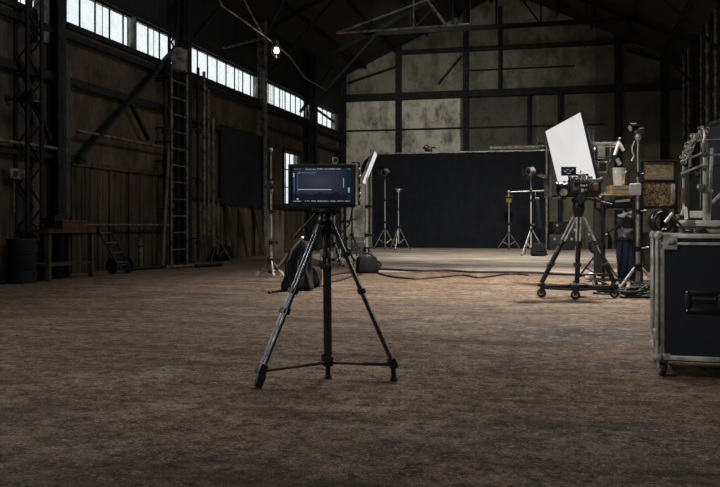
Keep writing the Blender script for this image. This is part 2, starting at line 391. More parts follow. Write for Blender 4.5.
for i in range(len(cols_y) - 1):
    wn += 1
    y0, y1 = cols_y[i] + .22, cols_y[i + 1] - .22
    if i == len(cols_y) - 2: y1 = cols_y[-1] - .9
    window('window_%d' % wn, y0, y1, ZW0, ZW1, [8, 8, 9, 8, 9, 5][i], 1, i)
    p = MB(); p.box2((XL - .3, y1, ZW0), (XL, y1 + (.44 if i < 5 else 1.2), ZW1)); struct(p.build('wall_left_pier', 'wall_left', smooth=False))
    pm = MB(); ym = y0 + (y1 - y0) * .52; pm.box2((XL - .2, ym - .06, ZW0), (XL + .0, ym + .06, ZW1)); struct(pm.build('window_post', 'steel_pale', smooth=False)) if i in (2,) else None
    s_ = MB(); s_.box2((XL - .12, y0 - .05, ZW0 - .14), (XL + .06, y1 + .05, ZW0)); s_.box2((XL, y0, ZW1), (XL + .05, y1, ZW1 + .12))
    struct(s_.build('trim_%d' % wn, 'steel', smooth=False))
b = MB(); b.box2((XL - .3, -5, ZW0), (XL, cols_y[0] + .22, ZW1)); struct(b.build('wall_left_pier', 'wall_left', smooth=False))
wn += 1; window('window_%d' % wn, SW['y0'], SW['y1'], SW['z0'], SW['z1'], 4, 3, 99)
f = MB(); f.box2((XL - .02, SW['y0'] - .14, SW['z0'] - .12), (XL + .1, SW['y1'] + .14, SW['z0'])); f.box2((XL - .02, SW['y0'] - .14, SW['z1']), (XL + .06, SW['y1'] + .14, SW['z1'] + .14))
f.box2((XL - .02, SW['y0'] - .14, SW['z0']), (XL + .06, SW['y0'], SW['z1'])); f.box2((XL - .02, SW['y1'], SW['z0']), (XL + .06, SW['y1'] + .14, SW['z1']))
struct(f.build('trim_20', 'steel', smooth=False))

# back wall with gable
prof = [(XL - .3, 0), (XR + .3, 0), (XR + .3, EAVE - .1), (XRIDGE, EAVE + SLOPE * (XRIDGE - XL)), (XL - .3, EAVE - .1)]
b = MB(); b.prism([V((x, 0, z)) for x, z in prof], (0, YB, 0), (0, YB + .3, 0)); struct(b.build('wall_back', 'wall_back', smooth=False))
b = MB(); b.prism([V((x, 0, z)) for x, z in prof], (0, -5.3, 0), (0, -5, 0)); struct(b.build('wall_front', 'wall_dark', smooth=False))
b = MB(); b.box2((XR, -5, 0), (XR + .3, YB, EAVE + .1)); struct(b.build('wall_right', 'wall_dark', smooth=False))
# roof
for nm, x0, x1 in (('ceiling', XL - .4, XRIDGE), ('ceiling_far_slope', XRIDGE, XR + .4)):
    zf = lambda x: EAVE + SLOPE * (min(x - XL, XR - x))
    b = MB(); b.prism([V((x0, 0, zf(x0))), V((x1, 0, zf(x1))), V((x1, 0, zf(x1) + .12)), V((x0, 0, zf(x0) + .12))], (0, -5.3, 0), (0, YB + .3, 0))
    struct(b.build(nm, 'roof', smooth=False))
zf = lambda x: EAVE + SLOPE * (min(x - XL, XR - x))
for x in [-10.2, -8.6, -7.0, -5.4, -3.8, -2.2, -.6, 1.0, 2.6, 4.2]:
    b = MB(); b.box2((x - .05, -5, zf(x) - .2), (x + .05, YB, zf(x) - .01)); struct(b.build('roof_purlin', 'steel', smooth=False))
# trusses
for y in cols_y[1:-1]:
    b = MB(); zc = 9.75
    xa, xb = XL + .3, XR - .3
    xs0 = XL + (zc - EAVE) / SLOPE
    b.bar((xs0 + .4, y, zc), (XL + XR - xs0 - .4, y, zc), .14, .2)
    b.bar((xa, y, zf(xa) - .3), (XRIDGE, y, zf(XRIDGE) - .3), .14, .18); b.bar((XRIDGE, y, zf(XRIDGE) - .3), (xb, y, zf(xb) - .3), .14, .18)
    nx = 7; xs = [xs0 + .6 + (XL + XR - 2 * xs0 - 1.2) * k / (nx - 1) for k in range(nx)]
    for k, x in enumerate(xs):
        b.bar((x, y, zc), (x, y, zf(x) - .3), .08)
        if k < nx - 1:
            x2 = xs[k + 1]
            if k < nx // 2: b.bar((x, y + .03, zc), (x2, y + .03, zf(x2) - .3), .07)
            else: b.bar((x, y + .03, zf(x) - .3), (x2, y + .03, zc), .07)
    b.bar((XL + .25, y, 6.9), (xs0 + 1.0, y, zc), .1); b.bar((XR - .2, y, 6.9), (XL + XR - xs0 - 1.0, y, zc), .1)
    struct(b.build('roof_truss', 'steel', smooth=False))
# thin tie rods, sag rods and catwalk rail high up, each a member of its own
def to_roof(lo, hi):
    d = (hi - lo).normalized(); p = hi.copy()
    while p.z < zf(p.x) - .05 and (p - lo).length < 14: p += d * .05
    return p
W27 = lambda px, py: P(px, py, 27)
for (a, c, r, m) in [(W27(336, 33.5), to_roof(W27(336, 33.5), W27(432, -2)), .035, 'steel_pale'), (W27(446, 25.5), to_roof(W27(446, 25.5), W27(424, -4)), .05, 'pipe'),
                     (W27(413.5, 28), to_roof(W27(413.5, 28), W27(413.5, -4)), .03, 'pipe'), (W27(336, 33.5), W27(470, 24), .035, 'pipe'), (W27(470, 24), to_roof(W27(470, 24), W27(470, 0)), .03, 'steel'),
                     (onX(216, 48.5) + V((.25, 0, 0)), onX(260, 38) + V((.25, 0, 0)), .04, 'steel_pale'), (P(262, 34, 25), to_roof(P(262, 34, 25), P(244, 0, 25)), .03, 'pipe'),
                     (P(266, 36, 26), to_roof(P(266, 36, 26), P(285, -2, 26)), .03, 'steel'), (W27(372, 31), to_roof(W27(372, 31), W27(372, 0)), .03, 'steel')]:
    b = MB(); b.tube(a, c, r, n=8); struct(b.build('roof_tie_rod', m))

# left wall steelwork
def icol(x, y, w, d, z1, mat, name='steel_column'):
    b = MB(); t = .035
    b.box2((x, y - w / 2, 0), (x + t, y + w / 2, z1)); b.box2((x + d - t, y - w / 2, 0), (x + d, y + w / 2, z1)); b.box2((x + t, y - t / 2, 0), (x + d - t, y + t / 2, z1))
    for z in (2.9, 4.5, 5.9): b.box2((x + t, y - w / 2 + .02, z - .01), (x + d - t, y + w / 2 - .02, z + .01))
    b.box2((x - .0, y - w / 2 - .06, 0), (x + d + .08, y + w / 2 + .06, .03))
    return struct(b.build(name, mat, smooth=False))
def laced(x, y, w, d, z1, mat):
    b = MB(); c = .09
    for dy in (-w / 2, w / 2):
        for dx in (0.02, d): b.box2((x + dx - .02, y + dy - c / 2, 0), (x + dx + .03, y + dy + c / 2, z1))
    z = .2; s = 1
    while z < z1 - .6:
        b.bar((x + d + .02, y - s * w / 2, z), (x + d + .02, y + s * w / 2, z + .45), .05, .015); b.bar((x + .1, y - s * w / 2, z), (x + .1, y + s * w / 2, z + .45), .05, .015)
        z += .45; s = -s
    return struct(b.build('laced_column', mat, smooth=False))
for i, y in enumerate(cols_y):
    icol(XL, y - .42, .30, .30, EAVE, ['steel', 'steel', 'steel', 'steel', 'steel_pale', 'steel', 'steel'][i])
laced(XL, 15.95, .5, .3, EAVE, 'steel'); laced(XL, 23.0, .45, .3, EAVE, 'steel'); laced(XL, 36.0, .4, .3, EAVE, 'steel')
b = MB(); b.box2((XL, 16.35, 5.2), (XL + .12, 16.75, EAVE)); struct(b.build('wall_pilaster', 'steel_pale', smooth=False))
b = MB(); b.box2((XL, 17.2, 0), (XL + .26, 17.36, 4.6)); struct(b.build('steel_column', 'steel_green', smooth=False))
for z, y0, y1, w, m in [(4.5, 8, 23.6, .16, 'steel'), (4.35, 24.3, 30.4, .1, 'steel'), (2.72, 14.5, 18.2, .12, 'steel'), (5.55, 8, 42, .12, 'steel'), (4.9, 30.8, 42, .1, 'steel'), (1.9, 27, 42, .1, 'steel')]:
    b = MB(); b.box2((XL, y0, z - w / 2), (XL + .12, y1, z + w / 2)); b.box2((XL + .12, y0, z - w / 2 - .03), (XL + .15, y1, z + w / 2)); struct(b.build('wall_girt', m, smooth=False))
for a, c, w in [(onX(70, 158), onX(180.5, 37), .2), (onX(122, 100), onX(142, 140), .1), (onX(10, 60), onX(42, 140), .1), (onX(296, 112), onX(334, 60), .1), (onX(292, 95), onX(330, 122), .08)]:
    b = MB(); b.bar(a + V((.2, 0, 0)), c + V((.2, 0, 0)), w, .08); struct(b.build('wall_brace', 'steel', smooth=False))
for z, y0, y1, r, m in [(2.86, 8, 17.2, .035, 'pipe'), (3.35, 17.6, 23.4, .03, 'pipe'), (1.15, 16, 22.5, .03, 'pipe')]:
    b = MB(); b.tube((XL + .25, y0, z), (XL + .25, y1, z), r, n=10)
    for k in range(int((y1 - y0) / 1.6) + 1): b.tube((XL + .25, y0 + .4 + 1.6 * k, z), (XL + .25, y0 + .48 + 1.6 * k, z), r * 1.5, n=10); b.box2((XL, y0 + .42 + 1.6 * k, z - .02), (XL + .25, y0 + .46 + 1.6 * k, z + .02))
    struct(b.build('wall_pipe', m))
# riser pipes by the laced column
for px, y0p, y1p, r, m in [(196, 72, 240, .05, 'pipe'), (201, 90, 235, .035, 'pipe'), (205.5, 118, 248, .045, 'pipe'), (190, 68, 258, .05, 'steel'), (156, 60, 240, .05, 'steel')]:
    t = onX(px, y0p); z0 = max(.02, onX(px, y1p).z); b = MB(); x = XL + .22 + r
    b.tube((x, t.y, z0), (x, t.y, t.z), r, n=10); rnd = random.Random(px)
    for k in range(4): z = z0 + (t.z - z0) * (k + .3 + .4 * rnd.random()) / 4; b.tube((x, t.y, z - .06), (x, t.y, z + .06), r * 1.7, n=10); b.box2((XL, t.y - .03, z + .1), (x, t.y + .03, z + .14))
    struct(b.build('riser_pipe', m))
# weathered board cladding along the foot of the wall
def cladding(name, y0, y1, z1, wob, mat, pitch=.17, seed=1):
    rnd = random.Random(seed); b = MB(); y = y0
    while y < y1:
        w = pitch * (.7 + .7 * rnd.random()); dx = .03 + .035 * rnd.random(); zt = z1 + wob * (rnd.random() - .5)
        b.box2((XL, y, 0), (XL + dx, min(y1, y + w - .012), zt)); y += w
    struct(b.build(name, mat, smooth=False))
cladding('wall_left_boarding', 17.75, 23.0, 2.55, .03, 'plank', .2, 3)
cladding('wall_left_boarding', 24.25, 33.0, 1.86, .22, 'plank_pale', .3, 5)
cladding('wall_left_boarding', 9.0, 16.1, 1.9, .1, 'plank', .25, 8)
cladding('wall_left_boarding', 33.2, 42.0, 1.8, .2, 'plank', .3, 9)
b = MB(); b.box2((XL, 17.7, 2.55), (XL + .1, 23.1, 2.66)); b.box2((XL, 24.2, 1.93), (XL + .13, 26.3, 2.02)); struct(b.build('trim_21', 'plank', smooth=False))

# back wall steelwork
def bw_x(px): return onY(px, 200).x
for px, z0, z1, w, m in [(399, 0, 10.6, .3, 'steel'), (466, 0, 11.8, .26, 'steel'), (500, 7.7, 11.9, .16, 'steel'), (560, 0, 7.7, .22, 'steel'), (618, 0, 10.8, .34, 'steel'), (664, 0, 9.6, .34, 'steel'), (529, 4.2, 7.7, .14, 'steel')]:
    x = bw_x(px); b = MB(); b.box2((x - w / 2, YB - .22, z0), (x + w / 2, YB - .18, z1)); b.box2((x - .02, YB - .18, z0), (x + .02, YB, z1)); b.box2((x - w / 2, YB - .03, z0), (x + w / 2, YB, z1))
    struct(b.build('wall_column', m, smooth=False))
for z, x0, x1, h, dp in [(7.68, XL, XR, .34, .26), (9.9, bw_x(400), XR, .22, .2), (6.0, XL, 1.6, .07, .08), (8.85, bw_x(470), bw_x(575), .07, .08)]:
    b = MB(); b.box2((x0, YB - dp, z - h / 2), (x1, YB, z + h / 2)); b.box2((x0, YB - dp - .02, z + h / 2 - .05), (x1, YB - dp, z + h / 2)); struct(b.build('wall_girt', 'steel', smooth=False))
for a, c, w in [(onY(348, 83, YB - .2), onY(398, 66, YB - .2), .2), (onY(438, 84, YB - .15), onY(462, 55, YB - .15), .07), (onY(625, 50, YB - .15), onY(682, 66, YB - .15), .2)]:
    b = MB(); b.bar(a, c, w, .08); struct(b.build('wall_brace', 'steel', smooth=False))
# right wall pipes and conduits
rnd = random.Random(4)
for k in range(12):
    y = 31.5 + k * .88 + .3 * rnd.random(); r = rnd.choice((.05, .07, .1)); z0 = rnd.choice((.1, 3.2, 4.4))
    b = MB(); b.tube((XR - .15, y, z0), (XR - .15, y, 8.9), r, n=10)
    for q in range(3): z = 3.6 + 1.7 * q + .8 * rnd.random(); b.tube((XR - .15, y, z), (XR - .15, y, z + .14), r * 1.5, n=10); b.box2((XR - .15, y - .03, z + .2), (XR, y + .03, z + .25))
    struct(b.build('riser_pipe', ['steel', 'pipe', 'steel', 'steel_pale'][k % 4]))
for y in (30.6, 37.2): 
    b = MB(); b.box2((XR - .34, y - .18, 0), (XR - .3, y + .18, EAVE)); b.box2((XR - .3, y - .02, 0), (XR, y + .02, EAVE)); struct(b.build('steel_column', 'steel', smooth=False))

# ================================================================== SHARED THING BUILDERS
def light_stand(name, label, loc, height, foot_r, hub_z, mat='chrome', legm='alu', rot=0.0, r=.02, group=None, brace=True, wheels=False, nsec=3):
    """three-legged lighting stand: riser sections, collars with knobs, legs with braces"""
    loc = V((loc.x, loc.y, 0)); t = thing(name, label, 'light stand', loc, group)
    zb = hub_z * .25
    for k in range(nsec):
        z0 = zb + (height - zb) * k / nsec; z1 = zb + (height - zb) * (k + 1) / nsec; rr = r * (1 - .2 * k)
        b = MB(); b.tube(loc + V((0, 0, z0)), loc + V((0, 0, z1 + (.0 if k == nsec - 1 else .03))), rr, n=10); b.build('riser', mat, t)
        if k:
            c = MB(); c.tube(loc + V((0, 0, z0 - .05)), loc + V((0, 0, z0 + .04)), rr * 1.75, n=10); co = c.build('collar', 'black_metal', t)
            kn = MB(); kn.tube(loc + V((rr, 0, z0)), loc + V((rr * 4.5, 0, z0)), rr * .6, n=8); kn.lathe([(.001, 0), (rr * 1.3, .004), (rr * 1.3, rr * 1.6), (.001, rr * 1.9)], loc + V((rr * 4, 0, z0)), (1, 0, 0), 10); kn.build('knob', 'black_plastic', co)
    c = MB(); c.tube(loc + V((0, 0, hub_z - .06)), loc + V((0, 0, hub_z + .06)), r * 2, n=12); c.build('hub', 'black_metal', t)
    sl = MB(); sl.tube(loc + V((0, 0, zb)), loc + V((0, 0, zb + .06)), r * 1.7, n=12); sl.build('slider', 'black_metal', t)
    sp = MB(); sp.ball(loc + V((0, 0, height)), r * 1.5, n=10); sp.build('spigot', mat, t)
    for k in range(3):
        a = rot + 2 * PI * k / 3; d = V((math.cos(a), math.sin(a), 0))
        foot = loc + d * foot_r + V((0, 0, .025)); top = loc + d * r * 1.6 + V((0, 0, hub_z))
        l = MB(); l.tube(top, foot, r * .62, n=8); lo = l.build('leg', legm, t)
        ft = MB()
        if wheels:
            side = V((-d.y, d.x, 0)); ft.lathe([(.012, -.025), (.055, -.02), (.06, 0), (.055, .02), (.012, .025)], foot + V((0, 0, .035)), side, 14); ft.build('wheel', 'white_plastic', lo)
        else:
            ft.ball(foot, r * 1.25, n=8); ft.build('foot', 'rubber', lo)
        if brace:
            m = top.lerp(foot, .5); br = MB(); br.tube(loc + V((0, 0, zb + .03)) + d * r, m, r * .5, n=6); br.build('brace', legm, lo)
    return t

def fresnel(name, label, c, aim, s=.16, group=None, mat='alu'):
    """small lamp head: housing, lens, yoke, four barn doors"""
    c = V(c); aim = V(aim).normalized(); x, y = frame_from(aim)
    t = thing(name, label, 'lamp', c, group)
    b = MB(); b.lathe([(.02 * s, -1.05 * s), (.7 * s, -1.0 * s), (.95 * s, -.7 * s), (1.0 * s, .5 * s), (1.1 * s, .6 * s), (1.1 * s, .75 * s), (.9 * s, .76 * s)], c, aim, 18); b.build('housing', mat, t)
    l = MB(); l.lathe([(.9 * s, .7 * s), (.7 * s, .84 * s), (.3 * s, .9 * s), (.02 * s, .92 * s)], c, aim, 18); l.build('lens', 'glass_dark', t)
    yk = MB(); side = aim.cross(V((0, 0, 1))).normalized()
    yk.path([c + side * 1.12 * s, c + side * 1.25 * s - UP * .7 * s, c - UP * 1.4 * s, c - side * 1.25 * s - UP * .7 * s, c - side * 1.12 * s], .09 * s, 6); yk.build('yoke', 'black_metal', t)
    for k in range(4):
        a = PI / 2 * k; d = x * math.cos(a) + y * math.sin(a); e = x * -math.sin(a) + y * math.cos(a)
        p0 = c + aim * .76 * s + d * 1.1 * s; o_ = (d * .75 + aim * .65).normalized() * .95 * s
        bd = MB(); n_ = o_.cross(e).normalized() * .02 * s
        bd.prism([p0 - e * .75 * s, p0 + e * .75 * s, p0 + o_ + e * 1.15 * s, p0 + o_ - e * 1.15 * s], -n_, n_); bd.build('barn_door', 'black_metal', t, smooth=False)
    return t

def caster(parent, c, r=.06, w=.04, plate=.12, yaw=0.0, fork_m='alu', name='caster', bracket=True):
    """swivel caster: fork with plate, tyre as sub-part; c = wheel centre"""
    c = V(c); R = Matrix.Rotation(yaw, 4, 'Z'); ax = R @ V((1, 0, 0)); fo = R @ V((0, 1, 0))
    f = MB(); top = c + UP * (r + .025) - fo * r * .35
    f.box(top + UP * .006, (plate, plate, .012), .003, R)
    f.lathe([(.03, 0), (.03, -.02)], top, (0, 0, 1), 12)
    for sgn in (-1, 1):
        p = ax * sgn * (w / 2 + .008)
        f.prism([top + p - fo * .03 - UP * .01, top + p + fo * .045 - UP * .01, c + p + fo * .018 - UP * .012, c + p - fo * .018 - UP * .012], ax * -.004, ax * .004)
    f.tube(c - ax * (w / 2 + .016), c + ax * (w / 2 + .016), .009, n=8)
    fk = f.build(name, fork_m, parent)
    t = MB(); t.lathe([(r * .3, -w / 2), (r * .85, -w / 2), (r, -w * .3), (r, w * .3), (r * .85, w / 2), (r * .3, w / 2)], c, ax, 22); t.build('tyre', 'rubber', fk)
    h = MB(); h.lathe([(.004, -w / 2 - .002), (r * .5, -w / 2 - .002), (r * .5, w / 2 + .002), (.004, w / 2 + .002)], c, ax, 14); h.build('wheel_hub', 'grey_paint', fk)
    return fk

# ================================================================== FOREGROUND TRIPOD AND MONITOR
D0 = 6.2
apex = P(326, 221, D0)
feet = [G(260, 388), G(328, 378.5), G(394, 381)]
t = thing('camera_tripod', 'black twin-tube tripod with spreader standing alone in the foreground, carrying the big monitor', 'tripod', V((apex.x, apex.y, 0)))
ank = []
for i, ft in enumerate(feet):
    hd = V((ft.x - apex.x, ft.y - apex.y, 0)).normalized()
    top = apex + hd * .05 + V((0, 0, -.03))
    anchor = ft + V((0, 0, .105)) + (top - ft).normalized() * .02
    ax = (anchor - top); L = ax.length; ax.normalize()
    sd = ax.cross(UP.cross(hd).cross(ax)).normalized(); sd = UP.cross(hd).normalized()
    colr = [(.46, .60), (.30, .97), (.21, .47)][i]
    lg = MB()
    sepa = .017 if i == 1 else .030
    for sgn in (-1, 1): lg.tube(top + sd * sepa * sgn, top + ax * L * .98 + sd * sepa * sgn, .0145, n=10)
    leg = lg.build('leg', 'black_gloss', t)
    mid = MB(); mid.tube(top + ax * L * colr[0], anchor, .015, n=10); mid.build('inner_tube', 'tube_grey', leg)
    for c0 in colr:
        c = MB(); p = top + ax * L * c0; R = Matrix((sd, sd.cross(ax), ax)).transposed().to_4x4()
        c.box(p, (.102 if i != 1 else .07, .052, .038), .008, R); cc = c.build('leg_clamp', 'black_plastic', leg)
        k = MB(); k.box(p + sd * (.058 if i != 1 else .04) - ax * .006, (.018, .026, .05), .006, R); k.build('clamp_lever', 'black_metal', cc)
    c = MB(); R = Matrix((sd, sd.cross(ax), ax)).transposed().to_4x4(); c.box(anchor - ax * .01, (.098 if i != 1 else .08, .06, .08), .012, R); c.build('ankle_joint', 'black_plastic', leg)
    c = MB(); c.box(top + ax * .035, (.08, .046, .085), .014, R); c.build('hip_joint', 'black_metal', leg)
    f = MB()
    if i == 0:
        f.tube(anchor, ft + V((0, 0, .07)), .016, n=10); f.box(ft + V((0, 0, .052)) , (.05, .06, .104), .016, R)
    else:
        f.tube(anchor, ft + V((0, 0, .02)), .017, .02, n=10); f.lathe([(.02, .03), (.03, .02), (.032, .004), (.028, 0)], ft, (0, 0, 1), 12)
    f.build('foot', 'rubber', leg)
    ank.append(anchor)
sp = MB()
for a, c in ((0, 1), (1, 2)):
    sp.bar(ank[a] - V((0, 0, .005)), ank[c] - V((0, 0, .005)), .026, .018, .004)
    m = ank[a].lerp(ank[c], .55); sp.tube(m, ank[c], .014, n=8)
spo = sp.build('spreader', 'black_plastic', t)
b = MB(); b.lathe([(.03, -.10), (.036, -.08), (.045, -.035), (.056, -.02), (.06, .012), (.055, .03), (.05, .03)], apex, (0, 0, 1), 20); b.build('bowl', 'black_metal', t)
b = MB(); b.tube(apex + V((0, 0, -.19)), apex + V((0, 0, -.08)), .022, n=12); b.lathe([(.02, -.2), (.036, -.22), (.036, -.26), (.012, -.275)], apex, (0, 0, 1), 12); b.build('bowl_clamp', 'black_plastic', t)
Mh = FR(apex)
b = MB(Mh); b.lathe([(.058, .03), (.058, .05), (.05, .055)], n=18); b.box((0, 0, .075), (.11, .09, .05), .014); b.lathe([(.045, -.075), (.045, .075)], (0, 0, .085), (1, 0, 0), 16)
b.tube((-.05, -.03, .07), (-.1, -.03, .07), .014, n=10); hd = b.build('pan_head', 'black_metal', t)
b = MB(Mh); b.box((0, 0, .13), (.16, .11, .022), .006); b.box((-.09, 0, .13), (.03, .05, .03), .006); b.build('mounting_plate', 'alu_dull', hd)
b = MB(Mh); b.tube((-.055, .05, .08), (-.25, .33, -.12), .009, n=8); b.tube((-.19, .243, -.058), (-.25, .33, -.12), .015, n=10); b.build('pan_handle', 'black_plastic', hd)

# monitor on top
cx, cy = 322, 186
mc = P(cx, cy, D0 - .02); k = D0 / FPX
Mm = FR(mc, math.radians(1.5))
w, h = 68 * k, 43.5 * k
zb = -(h / 2)
t = thing('field_monitor', 'wide black field monitor with lit dark blue picture on top of the foreground tripod', 'monitor', V((mc.x, mc.y, mc.z + zb)))
b = MB(Mm)
bz = .026
b.box((0, .012, 0), (w - .02, .07, h - .02), .012)
b.box((0, -.03, h / 2 - bz / 2 - .002), (w - .01, .022, bz), .006); b.box((0, -.03, -h / 2 + bz / 2 + .002 + .006), (w - .01, .022, bz + .012), .006)
b.box((-w / 2 + bz / 2 + .004, -.03, 0), (bz, .022, h - .01), .006); b.box((w / 2 - bz / 2 - .004, -.03, 0), (bz, .022, h - .01), .006)
b.build('housing', 'black_plastic', t)
sw, sh = w - .068, h - .062
s_ = MB(Mm); s_.box((0, -.028, .006), (sw, .006, sh)); so = s_.build('screen', 'screen', t, smooth=False)
uv = so.data.uv_layers.new(name='UVMap'); Mi = Mm.inverted()
for pl in so.data.polygons:
    for li in pl.loop_indices:
        q = Mi @ (so.data.vertices[so.data.loops[li].vertex_index].co + t.location); uv.data[li].uv = ((q.x + sw / 2) / sw, (q.z - .006 + sh / 2) / sh)
rnd = random.Random(11)
def ui(name, u, v, wu, hv, mat='ui'):
    b = MB(Mm); b.box(((u - .5) * sw, -.0318, .006 + (v - .5) * sh), (wu * sw, .0008, hv * sh)); b.build(name, mat, so, smooth=False)
u0 = .02
for (ua, ub, v, dens, mt) in [(.03, .13, .95, .8, 'uidim'), (.22, .40, .945, .9, 'ui'), (.42, .82, .955, .85, 'ui'), (.90, .98, .955, .7, 'uidim'), (.02, .15, .04, .9, 'ui'), (.21, .97, .045, .85, 'ui'), (.04, .12, .885, .6, 'uidim')]:
    b = MB(Mm); u = ua
    while u < ub:
        wu = .008 + .012 * rnd.random()
        if rnd.random() < dens: b.box(((u + wu / 2 - .5) * sw, -.0318, .006 + (v - .5) * sh), (wu * sw, .0008, (.014 + .014 * rnd.random()) * sh))
        u += wu + .005
    b.build('readout', mt, so, smooth=False)
ui('frame_line', .245, .845, .31, .018, 'uidim'); ui('frame_line', .375, .37, .57, .022); ui('frame_line', .09, .56, .005, .58, 'uidim'); ui('frame_line', .865, .56, .012, .27, 'ui')
ui('level_meter', .025, .78, .022, .12); ui('level_meter', .03, .5, .010, .4, 'uidim'); ui('level_meter', .955, .36, .028, .13); ui('frame_line', .11, .83, .012, .02); ui('frame_line', .09, .1, .03, .05)
# cage bars, rods and knobs at the monitor's side
b = MB(Mm); b.path([(w / 2 - .03, .0, h / 2 + .012), (w / 2 + .022, 0, h / 2 + .012), (w / 2 + .022, 0, -h / 2 + .02), (w / 2 - .03, 0, -h / 2 + .02)], .008, 8)
cg = b.build('side_handle', 'black_metal', t)
b = MB(Mm)
for z in (.12, .07, .0, -.06, -.1): b.lathe([(.004, 0), (.011, .002), (.011, .018), (.004, .02)], (w / 2 + .015, -.02, z), (1, 0, 0), 10)
b.tube((w / 2 + .012, -.012, -.1), (w / 2 + .012, -.012, .12), .004, n=8); b.build('side_knob', 'chrome', t)
b = MB(Mm); b.tube((.06, .02, h / 2 - .01), (.06, .02, h / 2 + .012), .013, n=10); b.build('top_stud', 'black_metal', t)
for xx, ww in ((.0, .05), (-.13, .04)): b = MB(Mm); b.box((xx, 0, h / 2 + .001), (ww, .05, .014), .004); b.build('top_socket', 'black_metal', t)
b = MB(Mm); b.box((0, .05, -.0), (.2, .06, .16), .01); b.build('battery', 'black_plastic', t)
b = MB(Mm); b.path([(.2, .06, -.05), (.225, .1, -.15), (.2, .12, -.28), (.12, .09, -.36), (.05, .05, -.33)], .006, 8); b.build('power_lead', 'rubber', t)
b = MB(Mm); b.box((0, .012, -h / 2 - .012), (.15, .06, .03), .006); b.build('base_mount', 'black_metal', t)

# ================================================================== LIGHT STANDS
def floor_at(px, py): return G(px, py)
p = G(271, 277)
light_stand('light_stand', 'tall silver roller stand beside the black duffel bag', p, ZA(150, FPX * H / 52), .3, .35, 'alu', 'alu', rot=YAW + 2.9, r=.036, wheels=True, nsec=4)
d = FPX * H / 52
t = thing('grip_head', 'dark grip head with short arm clamped halfway up the silver roller stand', 'clamp', P(271, 186, d))
b = MB(); b.lathe([(.03, -.05), (.07, -.04), (.07, .04), (.03, .05)], P(271, 186, d - .06), FW, 14); b.build('head_disc', 'black_metal', t)
b = MB(); b.tube(P(263, 190, d - .1), P(272, 184, d - .1), .018, n=8); b.box(P(266.5, 186, d - .09), (.1, .07, .09), .02); b.build('short_arm', 'dark_grey', t)
b = MB(); b.tube(P(271, 181, d), P(271, 192, d), .05, n=10); b.build('clamp_body', 'alu_dull', t)
# edge-on reflector panel on its stand
p = G(366.5, 268); d = FPX * H / 43
light_stand('light_stand', 'silver stand under the tilted panel, foot hidden by a sandbag', p, ZA(178, d), .42, .5, 'pale_pole', 'alu', rot=YAW + .6, r=.042, nsec=3)
t = thing('strip_softlight', 'edge-on glowing soft light panel tilted on the stand just beyond the monitor', 'soft light', P(366, 178, d))
a0, a1 = P(362.5, 182, d - .4), P(374.5, 151.5, d - .4); off = (RT * .06 + FW * .99).normalized() * 1.0
b = MB(); nrm = -(a1 - a0).cross(off).normalized() * .03
b.prism([a0, a1, a1 + off, a0 + off], -nrm, nrm); b.build('diffuser', 'soft', t, smooth=False)
b = MB()
for q0, q1 in ((a0, a1), (a1, a1 + off), (a1 + off, a0 + off), (a0 + off, a0)): b.bar(q0 - nrm, q1 - nrm, .05, .07)
b.build('frame', 'alu', t, smooth=False)
b = MB(); cen = (a0 + a1) / 2 + off * .5; b.prism([a0.lerp(a1, .1) - nrm * 2 + off * .1, a0.lerp(a1, .9) - nrm * 2 + off * .1, cen - nrm * 7 + (a1 - a0) * .15, cen - nrm * 7 - (a1 - a0) * .15], off * .05, off * .8); b.build('backing', 'black_cloth', t, smooth=False)
b = MB(); b.tube(P(366, 178, d), (a0 + a1) / 2 + off * .45 , .03, n=8); b.build('bracket', 'black_metal', t)
# stands before the backdrop
DB = 40.0
def foot_pt(px, d): q = P(px, HOR, d); return V((q.x, q.y, 0))
light_stand('light_stand', 'taller of two thin stands before the backdrop, lamp on top', foot_pt(385, DB), ZA(178, DB), .62, .95, 'chrome', 'alu', rot=YAW + .5, r=.032, nsec=3)
fresnel('stage_lamp', 'small bright-edged lamp head on the taller thin stand before the backdrop', P(385.5, 172, DB - .05), (-.5, -.8, -.25), .16)
light_stand('light_stand', 'shorter of two thin stands before the backdrop, bare clamp on top', foot_pt(398.5, DB - .3), ZA(192, DB), .55, 1.0, 'chrome', 'alu', rot=YAW + .2, r=.032, nsec=3)
t = thing('stud_clamp', 'small wing-shaped clamp on the shorter thin stand before the backdrop', 'clamp', P(398.5, 191, DB - .3))
b = MB(); b.box(P(398.5, 190.5, DB - .3), (.16, .14, .14), .03); b.build('jaw', 'alu', t)
b = MB(); b.tube(P(395, 189, DB - .3), P(402.5, 190, DB - .3), .05, n=8); b.build('pin', 'black_metal', t)
light_stand('light_stand', 'low stand with brass cup head under the boom arm before the backdrop', foot_pt(509, DB - .3), ZA(203, DB), .62, .75, 'chrome', 'alu', rot=YAW + .35, r=.03, nsec=2)
t = thing('cup_lamp', 'small brass-coloured cup lamp on the low stand under the boom arm', 'lamp', P(509, 202, DB))
b = MB(); b.lathe([(.05, -.12), (.12, -.1), (.15, .06), (.17, .1), (.14, .09)], P(509, 200.5, DB - .3), (0, 0, 1), 16); b.build('cup', 'brass', t)
b = MB(); b.lathe([(.14, .0), (.19, .02), (.19, .05), (.14, .06)], P(509, 197, DB - .3), (0, 0, 1), 16); b.build('rim', 'alu', t)
b = MB(); b.tube(P(509, 199, DB - .3), P(509, 197, DB - .3), .03, n=8); b.build('neck', 'alu_dull', t)
p = G(531, 255.5); d = FPX * H / 30.5
light_stand('light_stand', 'tall lamp stand with a sandbag at its foot, near the backdrop pole', p, ZA(176, d), .58, .95, 'chrome', 'alu', rot=YAW - .3, r=.032, nsec=3)
fresnel('stage_lamp', 'round lamp head with open barn doors on the sandbagged stand by the backdrop', P(531, 171, d - .05), (-.75, -.6, -.2), .15)
